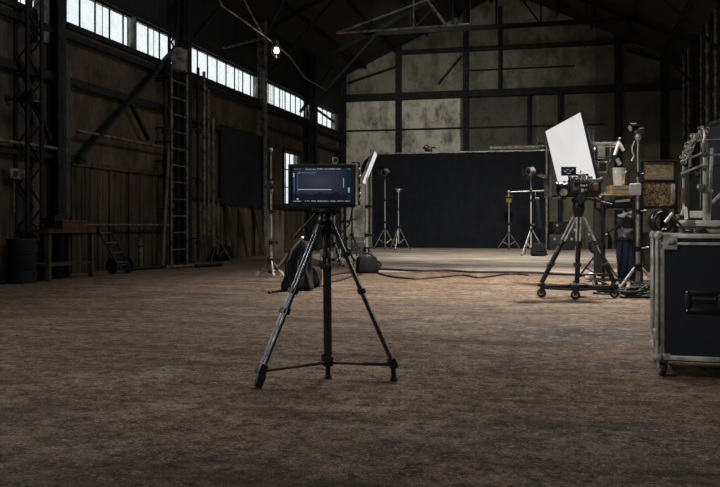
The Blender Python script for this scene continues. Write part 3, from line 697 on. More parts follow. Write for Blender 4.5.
t = thing('boom_arm', 'long thin silver boom arm clamped level across the tall lamp stand', 'boom arm', P(532, 191, d))
b = MB(); b.tube(P(508.5, 192, d - .05), P(547, 190.5, d - .05), .017, n=8); b.build('arm', 'chrome', t)
b = MB(); b.box(P(531, 191.3, d - .03), (.1, .12, .14), .03); b.build('clamp', 'black_metal', t)
b = MB(); b.tube(P(508.8, 192, d - .05), P(508.8, 196, d - .05), .02, n=8); b.ball(P(508.8, 191.5, d - .05), .05, n=8); b.build('end_knob', 'alu', t)
# stand whose pole shows behind the monitor
p = G(334.5, 266); d = FPX * H / 41
light_stand('light_stand', 'silver stand standing directly behind the field monitor, lamp head just showing above it', p, ZA(166, d), .42, .6, 'chrome', 'black_gloss', rot=YAW + 1.2, r=.03, nsec=3)
fresnel('stage_lamp', 'tiny lamp head peeking above the top edge of the field monitor', P(334.5, 160, d), (.5, -.8, -.2), .085, mat='chrome')
p = G(342, 262)
light_stand('light_stand', 'thick grey stand behind the monitor, next to a dark equipment case', p, ZA(186, FPX * H / 37), .4, .6, 'alu_dull', 'black_gloss', rot=YAW + .3, r=.05, nsec=2)
p = G(352, 256); light_stand('light_stand', 'slim dark stand between the monitor and the panel stand', p, ZA(188, FPX * H / 31), .5, .8, 'tube_grey', 'black_gloss', rot=YAW + .9, r=.035, nsec=2)
# equipment case there
def flight_case(name, label, Mx, w, dp, h, body='black_plastic', edge='alu_dull', latches=True, group=None, z0=0.0, e=.022):
    loc = Mx @ V((0, 0, z0)); t = thing(name, label, 'case', loc, group)
    b = MB(Mx); b.box((0, 0, z0 + h / 2), (w - .01, dp - .01, h - .01), .006); b.build('body', body, t)
    b = MB(Mx)
    for sx in (-1, 1):
        for sy in (-1, 1): b.box((sx * (w / 2 - e / 2), sy * (dp / 2 - e / 2), z0 + h / 2), (e, e, h), .003)
    for z in (z0 + e / 2, z0 + h - e / 2, z0 + h * .7):
        for sy in (-1, 1): b.box((0, sy * (dp / 2 - e / 2), z), (w, e, e), .003)
        for sx in (-1, 1): b.box((sx * (w / 2 - e / 2), 0, z), (e, dp, e), .003)
    b.build('edging', edge, t, smooth=False)
    if latches:
        for sx in (-.3, .3):
            b = MB(Mx); b.box((sx * w, -dp / 2 - .004, z0 + h * .7), (.09, .012, .1), .004); b.tube((sx * w - .02, -dp / 2 - .014, z0 + h * .7), (sx * w + .02, -dp / 2 - .014, z0 + h * .7), .01, n=8); b.build('latch', 'chrome', t)
        b = MB(Mx); b.path([(-.09, -dp / 2, z0 + h * .4), (-.08, -dp / 2 - .035, z0 + h * .4), (.08, -dp / 2 - .035, z0 + h * .4), (.09, -dp / 2, z0 + h * .4)], .012, 8); b.build('handle', 'rubber', t)
    return t
d = 33; flight_case('equipment_case', 'dark equipment case on the concrete beside the slim dark stand', FR(foot_pt(357, d), .2), .85, .6, .72, 'dark_grey')
d = 38.5; flight_case('equipment_case', 'low black case beyond the film camera legs, beneath another black case', FR(foot_pt(562, d), -.1), 1.25, .8, .75, 'black_plastic', 'black_metal')
flight_case('equipment_case', 'smaller black case set on top of the low black case near the back wall', FR(foot_pt(560, d), .15), .85, .6, .55, 'black_plastic', 'black_metal', z0=.755)
for k, (px, dd, w, h, lab) in enumerate([(569, 40.3, .9, 1.3, 'upright dark cabinet against the back wall, nearest the backdrop pole'), (596, 40.4, 1.1, 1.0, 'squat dark cabinet against the back wall behind the film camera')]):
    flight_case('storage_cabinet', lab, FR(foot_pt(px, dd), -YAW), w, .6, h, 'dark_grey', 'steel')['category'] = 'cabinet'

# sandbags
def sandbag(label, Mx, w, dp, h, seed):
    t = thing('sandbag', label, 'sandbag', Mx @ V((0, 0, 0)))
    bm = bmesh.new(); bmesh.ops.create_cube(bm, size=1); bmesh.ops.subdivide_edges(bm, edges=bm.edges[:], cuts=4, use_grid_fill=True)
    b = MB(Mx); bm.verts.index_update(); vs = []
    for v in bm.verts:
        x, y, z = v.co; tz = z + .5
        k = 1 - .16 * tz ** 2; bl = 1 + .05 * math.cos(z * PI)
        vs.append((x * w * k * bl, y * dp * k * bl, tz * h * (1 - .12 * abs(x) - .06 * math.sin(9 * x + seed))))
    b.add(vs, [[v.index for v in f.verts] for f in bm.faces]); bm.free()
    o = soft(b.build('bag_body', 'bag_cloth', t), 1); sculpt(o, .035 * h / .4, 5, seed)
    for v in o.data.vertices: v.co.z = max(v.co.z, 0.002)
    b = MB(Mx); b.path([(-w * .28, 0, h * .8), (-w * .2, -.02, h * 1.05), (0, -.03, h * 1.14), (w * .2, -.02, h * 1.05), (w * .28, 0, h * .8)], .016, 8); b.build('carry_strap', 'black_cloth', t)
    b = MB(Mx); b.box((0, -dp * .5, h * .45), (w * .7, .012, .03), .004); b.build('seam', 'rubber', t)
    return t
sandbag('plump black sandbag on the concrete in front of the panel stand', FR(G(367, 273.2), .25), .5, .36, .42, 1)
sandbag('black sandbag standing at the foot of the tall lamp stand by the backdrop', FR(G(538.5, 256.5), 0), .5, .35, .5, 2)
t = thing('folded_flag', 'narrow black cloth flag hanging from the boom beside the tall lamp stand', 'flag', P(538, 193, FPX * H / 30.5))
d = FPX * H / 30.5 + .1
b = MB(); q = [P(535.5, 198, d), P(539, 198, d), P(541.5, 227, d), P(538, 229, d)]; b.prism(q, FW * -.02, FW * .02); b.build('cloth', 'black_cloth', t, smooth=False)
b = MB(); b.tube(P(535.5, 191, d), P(535.5, 199, d), .012, n=8); b.tube(P(535.3, 198, d), P(539.3, 198, d), .016, n=8); b.build('rod', 'alu', t)

# ================================================================== BACKDROP
pl, pr = onY(372.5, 248, 41.75), onY(545.5, 248, 41.7)
ztop = ZA(154, (pl - EYE).dot(FW))
rt = (V((pr.x - pl.x, pr.y - pl.y, 0))); Lb = rt.length; rt.normalize(); nb = V((rt.y, -rt.x, 0))
mid = (pl + pr) / 2
t = thing('backdrop', 'huge black cloth backdrop hung on a silver pipe frame before the back wall', 'backdrop', V((mid.x, mid.y, 0)))
b = MB(); n = 150; vs = []; fs = []
for th in (0, .03):
    for i in range(n + 1):
        s = i / n
        for j in range(9):
            z = .03 + (ztop - .05) * j / 8
            wv = .05 * math.sin(s * 47 + .7 * math.sin(s * 19)) * (1 - .5 * j / 8) + .012 * math.sin(s * 160)
            p = V((pl.x, pl.y, 0)) + rt * s * Lb + nb * (wv * .55 + th) ; vs.append((p.x, p.y, z))
N = (n + 1) * 9
for th in (0, 1):
    for i in range(n):
        for j in range(8): a = th * N + i * 9 + j; fs.append((a, a + 9, a + 10, a + 1))
for i in range(n): fs += [(i * 9, i * 9 + 9, N + i * 9 + 9, N + i * 9), (i * 9 + 8, i * 9 + 17, N + i * 9 + 17, N + i * 9 + 8)]
b.add(vs, fs); b.build('cloth', 'black_cloth', t)
b = MB(); b.tube(V((pl.x, pl.y, ztop)) - rt * .1, V((pr.x, pr.y, ztop)) + rt * .15, .05, n=10); b.build('top_pipe', 'alu', t)
rm = pl.lerp(pr, .69); zt2 = ztop + .17
b = MB(); b.tube(V((rm.x, rm.y, zt2)), V((pr.x, pr.y, zt2)) + rt * .1, .1, n=12); b.tube(V((rm.x, rm.y, zt2)), V((rm.x, rm.y, zt2)) + rt * .12, .13, n=12); b.build('roller', 'alu_dull', t)
for q, nm in ((pl, 'a'), (pr, 'b')):
    b = MB(); b.tube(V((q.x, q.y, 0)) + nb * .05 + rt * (.06 if nm == 'b' else -.06), V((q.x, q.y, ztop + .25)) + nb * .05 + rt * (.06 if nm == 'b' else -.06), .06, n=10); po = b.build('upright', 'alu_dull', t)
    b = MB(); b.box(V((q.x, q.y, .02)) + nb * .05, (.6, .6, .03), .005); b.build('base_plate', 'black_metal', po)
for s in (.335, .985):
    q = pl.lerp(pr, s); b = MB(); c = V((q.x, q.y, ztop + .16)); b.box(c, (.34, .2, .2), .03); b.tube(c - rt * .3 + UP * .08, c + rt * .34 + UP * .1, .035, n=8); b.torus(c + UP * .1 - rt * .1, .12, .03, nb, 14, 6); b.build('bracket', 'black_metal', t)
# black drape on the side wall
t = thing('wall_drape', 'flat black cloth panel hung high on the window wall', 'drape', V((XL + .15, 28.6, 1.84)))
b = MB(); b.box2((XL + .12, 26.3, 1.84), (XL + .17, 31.0, 4.42)); o = b.build('cloth', 'drape', t, smooth=False)
b = MB(); b.tube((XL + .15, 26.2, 4.45), (XL + .15, 31.1, 4.45), .035, n=8); b.build('hanging_rail', 'steel', t)
for y in (26.6, 28.6, 30.7):
    b = MB(); b.box((XL + .08, y, 4.45), (.16, .05, .05), .005); b.build('wall_bracket', 'steel', t)

# ================================================================== FILM CAMERA ON DOLLY
DC = 13.5; kc = DC / FPX
wf = [G(541.5, 297.5), G(575.5, 299.5), G(614.5, 298.2)]
ctr = P(578, HOR, DC + .15); ctr = V((ctr.x, ctr.y, 0))
t = thing('tripod_dolly', 'low black three-arm dolly on casters under the film camera tripod', 'dolly', ctr)
arms = []
for w_ in wf:
    e = V((w_.x, w_.y, .17)); a = MB(); a.bar(ctr + V((0, 0, .16)), e, .07, .06, .012); ar = a.build('arm', 'black_metal', t); arms.append(e)
    caster(ar, V((w_.x, w_.y, .072)), .072, .04, .1, YAW + 1.1, 'black_metal')
    bx = MB(); bx.box(e + V((0, 0, .035)), (.12, .12, .05), .012); bx.build('foot_cup', 'black_plastic', ar)
b = MB(); b.lathe([(.15, .10), (.17, .12), (.17, .2), (.1, .22)], ctr, (0, 0, 1), 18); b.build('hub', 'black_metal', t)
b = MB(); b.bar(arms[0] + V((0, 0, -.02)), arms[1] + V((0, 0, -.02)), .035, .03); b.bar(arms[1] + V((0, 0, -.02)), arms[2] + V((0, 0, -.02)), .035, .03); b.build('tie_bar', 'black_metal', t)
capx = P(578.5, 207, DC)
t = thing('camera_tripod', 'tall tripod with silver upper tubes and black lower legs under the film camera', 'tripod', V((capx.x, capx.y, .2)))
tops = [P(575, 217, DC - .02), P(579, 217, DC - .1), P(584, 217, DC)]
bots = [arms[0] + V((0, 0, .06)), V((ctr.x, ctr.y, 0)) .lerp(V((arms[1].x, arms[1].y, 0)), .4) + V((0, 0, .23)), arms[2] + V((0, 0, .06))]
ak = []
for i in range(3):
    a, c = tops[i], bots[i]; ax = (c - a).normalized(); hd = V((ax.x, ax.y, 0)); hd = hd.normalized() if hd.length > .05 else -FW
    sd = UP.cross(hd).normalized(); L = (c - a).length
    if abs(sd.dot(RT)) < .3: sd = RT
    l = MB()
    for s in (-1, 1): l.tube(a + sd * .03 * s, a + ax * L * .55 + sd * .03 * s, .017, n=8)
    lo = l.build('leg', 'alu', t)
    l = MB(); l.tube(a + ax * L * .38, c, .042, .038, n=12); l.tube(a + ax * L * .36, a + ax * L * .42, .052, n=12); l.build('lower_leg', 'black_metal', lo)
    m = MB(); R = Matrix((sd, sd.cross(ax), ax)).transposed().to_4x4()
    m.box(a + ax * L * .40, (.12, .07, .06), .015, R); m.box(a + ax * L * .72, (.11, .1, .06), .015, R); m.build('leg_clamp', 'black_plastic', lo)
    ak.append(a + ax * L * .86)
m = MB(); hubp = V((capx.x, capx.y, (ak[0].z + ak[2].z) / 2 - .02))
for q in ak: m.bar(hubp, q, .045, .03, .005)
m.lathe([(.05, -.03), (.05, .03)], hubp, n=12); m.build('spreader', 'black_plastic', t)
b = MB(); b.lathe([(.045, -.30), (.045, -.2), (.07, -.14), (.09, -.06), (.1, 0), (.08, .03)], capx, n=18); b.build('bowl', 'black_metal', t)
Mh = FR(capx); b = MB(Mh); b.lathe([(.09, .03), (.09, .07)], n=16); b.box((0, 0, .13), (.2, .16, .12), .03); b.lathe([(.075, -.13), (.075, .13)], (0, 0, .14), (0, 1, 0), 16); b.box((-.02, 0, .215), (.34, .14, .03), .008); h_ = b.build('fluid_head', 'black_metal', t)
b = MB(Mh); b.tube((.1, -.05, .14), (.5, -.12, .03), .014, n=8); b.tube((.36, -.096, .068), (.5, -.12, .03), .022, n=10); b.build('pan_handle', 'black_plastic', h_)

def C(px, py): return ((px - 578.5) * kc, (HOR - py) * kc + H - capx.z)     # local x, z on the camera
Mc = Mh
zbase = .235
t = thing('cine_camera', 'black film camera with matte box on the tall tripod before the glowing softbox', 'camera', Mh @ V((0, 0, zbase)))
def cb(name, px0, py0, px1, py1, y0, y1, mat, bev=.012, parent=None):
    x0, z1 = C(px0, py0); x1, z0 = C(px1, py1); b = MB(Mc); b.box2((x0, y0, z0), (x1, y1, z1), bev); return b.build(name, mat, parent or t)
body = cb('body', 569, 179.5, 587, 194, -.11, .11, 'black_plastic')
cb('side_panel', 571, 181, 577.5, 191, -.118, -.109, 'dark_grey', .004, body); cb('side_display', 572, 182.5, 576.5, 186, -.122, -.117, 'scr2', .001, body)
cb('battery', 587.5, 181, 599.5, 195, -.09, .09, 'black_plastic'); cb('hand_grip', 586.5, 184, 596.5, 191.5, -.16, -.095, 'orange', .04)
for q_, (a_, b_, c_, d_) in enumerate([(578.5, 181, 581, 183.5), (582, 181, 584.5, 183), (578.5, 185, 585.5, 187), (579, 189, 582, 192.5), (583, 189.5, 586, 191), (571.5, 188, 574.5, 190.5), (589, 182.5, 595, 183.3), (561, 181, 564, 184)]):
    cb('side_fitting', a_, b_, c_, d_, -.128, -.108, ['alu_dull', 'grey_dim', 'chrome', 'alu'][q_ % 4], .004, body)
cb('base_plate', 560, 194.2, 597, 197.2, -.08, .08, 'black_metal', .006)
b = MB(Mc)
x0, z0 = C(551, 195.5); x1, _ = C(600, 195.5)
for y in (-.06, .06): b.tube((x0, y, z0 - .03), (x1, y, z0 - .03), .012, n=8)
b.build('rods', 'chrome', t)
b = MB(Mc); xa, zl = C(569, 187.5); prof = [(.085, 0), (.085, .05), (.07, .055), (.07, .1), (.09, .105), (.09, .15), (.08, .155), (.08, .2), (.095, .205), (.095, .235), (.08, .235)]
b.lathe(prof, (xa, 0, zl), (-1, 0, 0), 20); ln = b.build('lens', 'black_metal', t)
b = MB(Mc); 
for q in (.03, .125, .18): b.torus((xa - q, 0, zl), .093, .007, (1, 0, 0), 20, 6)
b.build('focus_ring', 'rubber', ln)
b = MB(Mc); xm, zm = C(551.5, 187); 
for (sx, s) in ((0, .16), (-.04, .185), (-.075, .205)):
    for a_, c_ in (((sx + xm, -s, zm - s * .8), (sx + xm + .035, s, zm - s * .8 + .015)), ((sx + xm, -s, zm + s * .8 - .015), (sx + xm + .035, s, zm + s * .8)), ((sx + xm, -s, zm - s * .8), (sx + xm + .035, -s + .015, zm + s * .8)), ((sx + xm, s - .015, zm - s * .8), (sx + xm + .035, s, zm + s * .8))): b.box2(a_, c_)
b.box2((xm + .03, -.13, zm - .1), (xm + .045, .13, zm + .1), .004); mb_ = b.build('matte_box', 'grey_dim', t, smooth=False)
b = MB(Mc); b.prism([(xm - .08, -.19, zm + .15), (xm - .075, .19, zm + .15), (xm - .2, .2, zm + .2), (xm - .2, -.2, zm + .2)], (0, 0, -.006), (0, 0, .006)); b.build('top_flag', 'black_metal', mb_)
b = MB(Mc); b.lathe([(.02, -.02), (.055, -.02), (.055, .02), (.02, .02)], (xa - .12, -.16, zl - .08), (0, 1, 0), 16); b.box((xa - .12, -.12, zl - .09), (.06, .06, .08), .01); b.build('follow_focus', 'alu_dull', t)
b = MB(Mc); p0 = C(571, 179); p1 = C(588, 176.5); b.path([(p0[0], 0, p0[1]), (p0[0], 0, p1[1] + .03), (p1[0], 0, p1[1] + .03), (p1[0], 0, p0[1])], .02, 8); b.build('top_handle', 'black_plastic', t)
b = MB(Mc)
for q, py in ((574, 178), (579, 176), (583.5, 177), (590, 178)): c_ = C(q, py); b.box((c_[0], -.03, c_[1] - .01), (.055, .07, .07), .012)
c_ = C(580.5, 174); b.tube((c_[0], -.02, c_[1] - .06), (c_[0], -.02, c_[1] + .06), .008, n=8); b.tube((c_[0] - .06, -.02, c_[1] + .02), (c_[0] + .02, -.02, c_[1] + .03), .006, n=8); b.build('accessory', 'grey_dim', t)
mon = cb('top_monitor', 560.5, 167, 575.2, 175.8, -.07, -.03, 'black_plastic', .006)
cb('monitor_screen', 561.3, 167.9, 574.4, 175, -.073, -.069, 'scr2', .001, mon)
b = MB(Mc); rnd = random.Random(5)
for q in range(11):
    c_ = C(562.8 + q * .95, 170 + 1.2 * math.sin(q * 1.1) + rnd.random()); b.box((c_[0], -.0745, c_[1]), (.009, .001, .006 + .02 * rnd.random()))
c_ = C(567.5, 173.6); b.box((c_[0], -.0745, c_[1]), (.06, .001, .008)); b.build('readout', 'ui', mon, smooth=False)
b = MB(Mc); c_ = C(568, 176); b.tube((c_[0], -.05, c_[1]), (c_[0] + .02, -.02, c_[1] - .09), .014, n=8); b.build('monitor_arm', 'black_metal', mon)
ev = cb('viewfinder', 584, 179.5, 597, 182.5, -.2, -.13, 'grey_dim', .012); b = MB(Mc); c_ = C(599, 181); b.lathe([(.03, 0), (.05, .03), (.055, .05)], (c_[0] - .05, -.165, c_[1]), (1, 0, 0), 14); b.build('eyecup', 'rubber', ev)
for q in range(4):
    b = MB(Mc); rnd = random.Random(q + 20); c0 = C(570 + q * 6, 180); c1 = C(588 + q * 2, 192)
    b.path([(c0[0], -.06, c0[1]), (c0[0] + .05, -.15, c0[1] + .04 - q * .02), (c1[0] - .08, -.17, c1[1] + .1), (c1[0] - .02, -.15, c1[1] - .06 - q * .015), (c1[0], -.06, c1[1])], .008, 6); b.build('cable', 'rubber', t)
b = MB(Mc); 
for q, py in ((554, 196.5), (563, 198.5), (586, 199)): c_ = C(q, py); b.box((c_[0], -.02, c_[1]), (.09, .12, .035), .008)
b.build('rod_clamp', 'black_metal', t)

# ================================================================== SOFTBOX
d1, d2 = 16.8, 15.6
c_tl, c_tr, c_br, c_bl = P(545.3, 131.5, d1), P(581.5, 112, d2), P(599.5, 192, d2 - .1), P(562, 197, d1 - .1)
# square the sheet up as a true plane
o0 = (c_tl + c_tr + c_br + c_bl) / 4; eu = ((c_tr + c_br) - (c_tl + c_bl)).normalized(); ev_ = ((c_tl + c_tr) - (c_bl + c_br)); ev_ = (ev_ - eu * ev_.dot(eu) * .0).normalized()
nrm = eu.cross(ev_).normalized()
if nrm.dot(EYE - o0) < 0: nrm = -nrm
flat = lambda p: p - nrm * (p - o0).dot(nrm)
cs = [flat(p) for p in (c_tl, c_tr, c_br, c_bl)]
base = V((o0.x, o0.y, 0)) - V((nrm.x, nrm.y, 0)).normalized() * .95
Ssx = P(599.5, HOR, (base - EYE).dot(FW)); base = V((Ssx.x, Ssx.y, 0))
t = thing('softbox', 'big glowing white softbox tilted on its stand behind the film camera', 'softbox', flat(o0))
b = MB(); b.prism(cs, nrm * -.01, nrm * .01); b.build('diffuser', 'soft', t, smooth=False)
b = MB()
back = o0 - nrm * .42
inn = [back + (p - o0) * .25 for p in cs]
b.add([p - nrm * .012 for p in cs] + inn, [(0, 1, 5, 4), (1, 2, 6, 5), (2, 3, 7, 6), (3, 0, 4, 7), (4, 5, 6, 7)]); b.build('shell', 'black_cloth', t, smooth=False)
b = MB()
for i in range(4): b.bar(cs[i] - nrm * .012, cs[(i + 1) % 4] - nrm * .012, .035, .05)
b.build('rim', 'black_metal', t, smooth=False)
b = MB(); b.lathe([(.12, 0), (.14, .05), (.14, .3), (.08, .34)], back, -nrm, 16); b.build('lamp_housing', 'black_metal', t)
light_stand('light_stand', 'dark-collared stand carrying the white softbox, pole rising behind the film camera', base, 2.55, .5, .6, 'alu_dull', 'black_gloss', rot=YAW + .4, r=.032, nsec=3)
b = MB(); b.tube(V((base.x, base.y, 2.5)), back - nrm * .2, .025, n=8); b.build('yoke_arm', 'black_metal', t)

# ================================================================== EQUIPMENT CART
DK = 15.5; kk = DK / FPX
cp = P(614, HOR, DK); cp = V((cp.x, cp.y, 0)); Mk = FR(cp)
def K(px, py): return ((px - 614) * kk, (HOR - py) * kk + H)
t = thing('equipment_cart', 'tall dark equipment cart with shelves and a silver top bar next to the film camera', 'cart', cp)
hw, dp = .28, .25
b = MB(Mk); b.box((0, 0, .16), (2 * hw + .06, 2 * dp + .06, .04), .006); b.build('bottom_shelf', 'dark_grey', t)
b = MB(Mk); b.box((0, 0, 1.455), (2 * hw, 2 * dp, .025), .005); b.build('shelf', 'black_metal', t)
b = MB(Mk); b.box((.04, 0, 1.69), (2 * hw + .12, 2 * dp, .025), .005); b.build('shelf', 'wood_h', t)
for sx in (-1, 1):
    for sy in (-1, 1):
        b = MB(Mk); b.box((sx * hw, sy * dp, (.18 + 1.68) / 2), (.045, .045, 1.5), .006); b.build('post', 'black_metal', t)
        caster(t, Mk @ V((sx * (hw - .02), sy * (dp - .02), .055)), .055, .03, .09, YAW + .4 * sx, 'black_metal')
b = MB(Mk); b.box((-.2, .2, .85), (.2, .03, 1.2), .005); b.build('side_panel', 'dark_grey', t)
b = MB(Mk); xa, zt = K(597, 129); b.tube((xa, dp, 1.6), (xa, dp, zt), .014, n=8); b.build('mast', 'alu_dull', t)
xb, zb_ = K(602, 141); b = MB(Mk); b.tube((xb + .02, dp, 1.6), (xb + .02, dp, zb_), .02, n=8); b.build('mast', 'alu_dull', t)
b = MB(Mk); x1, z1 = K(594, 142.5); x2, _ = K(624, 142.5); b.box2((x1, dp - .03, z1 - .02), (x2, dp + .03, z1 + .03), .006); b.box2((x1 + .05, dp - .02, z1 - .06), (x2 - .06, dp + .02, z1 - .04), .004); b.build('top_bar', 'chrome', t)
x2m = K(619, 150)[0]; b = MB(Mk); b.tube((x2m - .08, dp, z1 - .02), (x2m - .1, dp, z1 - .33), .012, n=8); b.build('drop_rod', 'alu', t)
for (a0_, a1_, a2_, a3_, lab, mt) in [(598.5, 145, 607.5, 159.5, 'grey control box clipped to the cart masts right beneath the top bar', 'dark_grey'), (599.5, 161, 609, 172, 'lower grey control box on the cart masts, beside the white tub', 'grey_paint')]:
    x0, z1 = K(a0_, a1_); x1, z0 = K(a2_, a3_); q = thing('control_box', lab, 'box', Mk @ V(((x0 + x1) / 2, dp - .09, z0)))
    b = MB(Mk); b.box2((x0, dp - .15, z0), (x1, dp - .025, z1), .01); bo = b.build('body', mt, q)
    b = MB(Mk); b.box2((x0 + .015, dp - .156, z0 + .02), (x1 - .015, dp - .149, z1 - .02), .003); b.build('face_plate', 'black_plastic' if mt == 'grey_paint' else 'grey_paint', q)
    for j in range(3): b = MB(Mk); b.lathe([(.012, 0), (.012, .02), (.008, .022)], (x0 + .035 + j * .04, dp - .156, z0 + .05), (0, -1, 0), 10); b.build('dial', 'black_plastic', q)
    b = MB(Mk); b.box2((x0 + .02, dp - .03, z0 + .05), (x0 + .08, dp + .03, z0 + .1), .004); b.build('clip', 'black_metal', q)
# crate, tub
x0, z1 = K(609, 183.5); x1, _ = K(637, 191); z0 = 1.703
q = thing('wooden_crate', 'shallow slatted wooden crate on the top shelf of the equipment cart, under the white tub', 'crate', Mk @ V(((x0 + x1) / 2, 0, z0)))
b = MB(Mk)
for j in range(2):
    for y in (-.2, .2): b.box2((x0, y - .009, z0 + .012 + j * .075), (x1, y + .009, z0 + .078 + j * .075), .002)
    for x in (x0, x1): b.box2((x - .009, -.2, z0 + .012 + j * .075), (x + .009, .2, z0 + .078 + j * .075), .002)
b.build('slats', 'wood_h', q, smooth=False)
b = MB(Mk); b.box2((x0, -.2, z0), (x1, .2, z0 + .012)); b.box2((x0 + .0, -.21, z0 + .145), (x1, .21, z0 + .16)); b.build('lid', 'wood_h', q, smooth=False)
xt0, zt1 = K(612, 168); xt1, _ = K(626, 182); zt0 = z0 + .161
q = thing('plastic_tub', 'pale square-sided plastic tub standing on the wooden crate', 'tub', Mk @ V(((xt0 + xt1) / 2, 0, zt0)))
b = MB(Mk); m_ = (xt0 + xt1) / 2; b.lathe([(.09, 0), (.095, .004), (.118, zt1 - zt0 - .012), (.125, zt1 - zt0 - .01), (.125, zt1 - zt0), (.11, zt1 - zt0), (.1, .03)], (m_, 0, zt0), n=24); b.build('body', 'white_plastic', q)
b = MB(Mk); b.path([(m_ - .12, 0, zt1 - .03), (m_ - .1, -.1, zt1 - .08), (m_, -.135, zt1 - .11), (m_ + .1, -.1, zt1 - .08), (m_ + .12, 0, zt1 - .03)], .005, 6); b.build('bail_handle', 'chrome', q)
# articulated arm lamp on the bar
q = thing('jointed_arm', 'jointed white tube arm hooked on the silver top bar of the cart', 'support arm', Mk @ V((K(622, 142)[0], dp - .05, K(622, 142)[1])))
pts = [K(623, 139), K(616.5, 156), K(612.5, 160)]
b = MB(Mk); b.tube((pts[0][0], dp - .06, pts[0][1]), (pts[1][0], dp - .12, pts[1][1]), .03, n=12); b.build('tube', 'white_plastic', q)
b = MB(Mk); b.ball((pts[1][0], dp - .12, pts[1][1]), .05, n=10); b.build('joint', 'black_metal', q); b = MB(Mk); b.ball((pts[0][0], dp - .05, pts[0][1]), .05, n=10); b.box((K(623, 143)[0], dp - .02, K(623, 143)[1]), (.05, .08, .1), .01); b.build('joint', 'black_metal', q)
a_, c_ = K(622, 143), K(626, 150); b = MB(Mk); b.tube((a_[0], dp - .1, a_[1]), (c_[0], dp - .1, c_[1]), .028, n=12); b.build('tube', 'white_plastic', q)
a_, c_ = K(619, 158), K(622.5, 164); b = MB(Mk); b.tube((a_[0], dp - .12, a_[1]), (c_[0], dp - .12, c_[1]), .04, n=12); b.tube((pts[1][0], dp - .12, pts[1][1]), (a_[0], dp - .12, a_[1]), .012, n=8); b.build('end_piece', 'grey_paint', q)
a_ = K(612, 158); b = MB(Mk); b.path([(pts[1][0], dp - .12, pts[1][1]), (a_[0], dp - .14, a_[1] - .05), (a_[0] - .05, dp - .14, a_[1] - .2), (a_[0] + .02, dp - .1, a_[1] - .36)], .008, 6); b.build('cable', 'rubber', q)
# black tool bag on the shelf
x0, z1 = K(603.5, 195); x1, z0 = K(625, 204.8); z0 = 1.469
q = thing('tool_case', 'black soft tool case with pale top panel on the middle shelf of the equipment cart', 'case', Mk @ V(((x0 + x1) / 2, -.05, z0)))
b = MB(Mk); b.prism([(x0, -.28, z0), (x1 + .06, -.28, z0), (x1 + .06, -.28, z0 + .17), (x0 + .1, -.28, z0 + .13), (x0, -.28, z0 + .06)], (0, 0, 0), (0, .4, 0)); b.build('body', 'bag_cloth', q)
b = MB(Mk); b.prism([(x0 + .13, -.283, z0 + .085), (x1, -.283, z0 + .105), (x1, -.283, z0 + .15), (x0 + .13, -.283, z0 + .12)], (0, -.004, 0), (0, .004, 0)); b.build('top_panel', 'grey_paint', q)
b = MB(Mk); b.path([(x0 + .06, -.285, z0 + .1), (x0 - .02, -.31, z0 + .06), (x0 - .05, -.31, z0 - .02), (x0 - .04, -.29, z0 - .04)], .012, 6); b.build('strap', 'black_cloth', q)
# rucksack and jacket on the cart front
def lump(Mx, c, size, cuts=5, p=2.6):
    bm = bmesh.new(); bmesh.ops.create_cube(bm, size=2); bmesh.ops.subdivide_edges(bm, edges=bm.edges[:], cuts=cuts, use_grid_fill=True); bm.verts.index_update()
    b = MB(Mx); vs = []
    for v in bm.verts:
        q = v.co; r = (abs(q.x) ** p + abs(q.y) ** p + abs(q.z) ** p) ** (1 / p); q = q / r; vs.append((c[0] + q.x * size[0], c[1] + q.y * size[1], c[2] + q.z * size[2]))
    b.add(vs, [[v.index for v in f.verts] for f in bm.faces]); bm.free(); return b
xr, zr = K(617.5, 227); q = thing('rucksack', 'slumped grey and black rucksack hanging on the front of the equipment cart', 'rucksack', Mk @ V((xr, -.42, zr - .22)))
o = soft(lump(Mk, (xr, -.40, zr + .06), (.12, .11, .19), 6, 3.5).build('main_bag', 'bag_cloth', q), 1); sculpt(o, .06, 8, 3); sculpt(o, .025, 20, 1)
o = soft(lump(Mk, (xr - .01, -.44, zr - .12), (.115, .12, .12), 6, 3.5).build('front_pocket', 'grey_cloth', q), 1); sculpt(o, .06, 8, 5); sculpt(o, .025, 20, 7)
b = MB(Mk); b.path([(xr - .06, -.42, zr + .12), (xr - .16, -.46, zr + .0), (xr - .28, -.4, zr - .09), (xr - .28, -.25, zr - .1)], .014, 6); b.build('shoulder_strap', 'black_cloth', q)
b = MB(Mk); b.path([(xr, -.38, zr + .2), (xr + .01, -.34, zr + .27), (xr + .02, -.28, zr + .26)], .016, 6); b.build('grab_loop', 'grey_cloth', q)
xj, zj1 = K(620, 240); _, zj0 = K(620, 277)
q = thing('jacket', 'navy jacket hanging in folds from the front of the equipment cart below the rucksack', 'jacket', Mk @ V((xj, -.38, zj0)))
b = MB(Mk); n = 40; vs = []; fs = []; rows = 12
for j in range(rows + 1):
    s = j / rows; z = zj1 + (zj0 - zj1) * s; wd = .10 + .06 * min(1, s * 2.2) - .01 * s; dpth = .07 + .03 * s
    for i in range(n):
        a = 2 * PI * i / n; fold = 1 + .26 * s * math.sin(6 * a + 3 * s) + .1 * math.sin(11 * a + 5 * s)
        vs.append((xj + wd * math.cos(a) * fold + .02 * s, -.39 + dpth * math.sin(a) * fold, z))
for j in range(rows):
    for i in range(n): fs.append((j * n + i, j * n + (i + 1) % n, (j + 1) * n + (i + 1) % n, (j + 1) * n + i))
fs += [tuple(range(n)), tuple(range(rows * n, rows * n + n))[::-1]]
b.add(vs, fs); b.build('body', 'navy_cloth', q)
b = MB(Mk); b.path([(xj - .1, -.4, zj1 - .03), (xj - .15, -.43, zj1 - .2), (xj - .14, -.45, zj1 - .42)], [.05, .055, .045], 10); b.build('sleeve', 'navy_cloth', q)
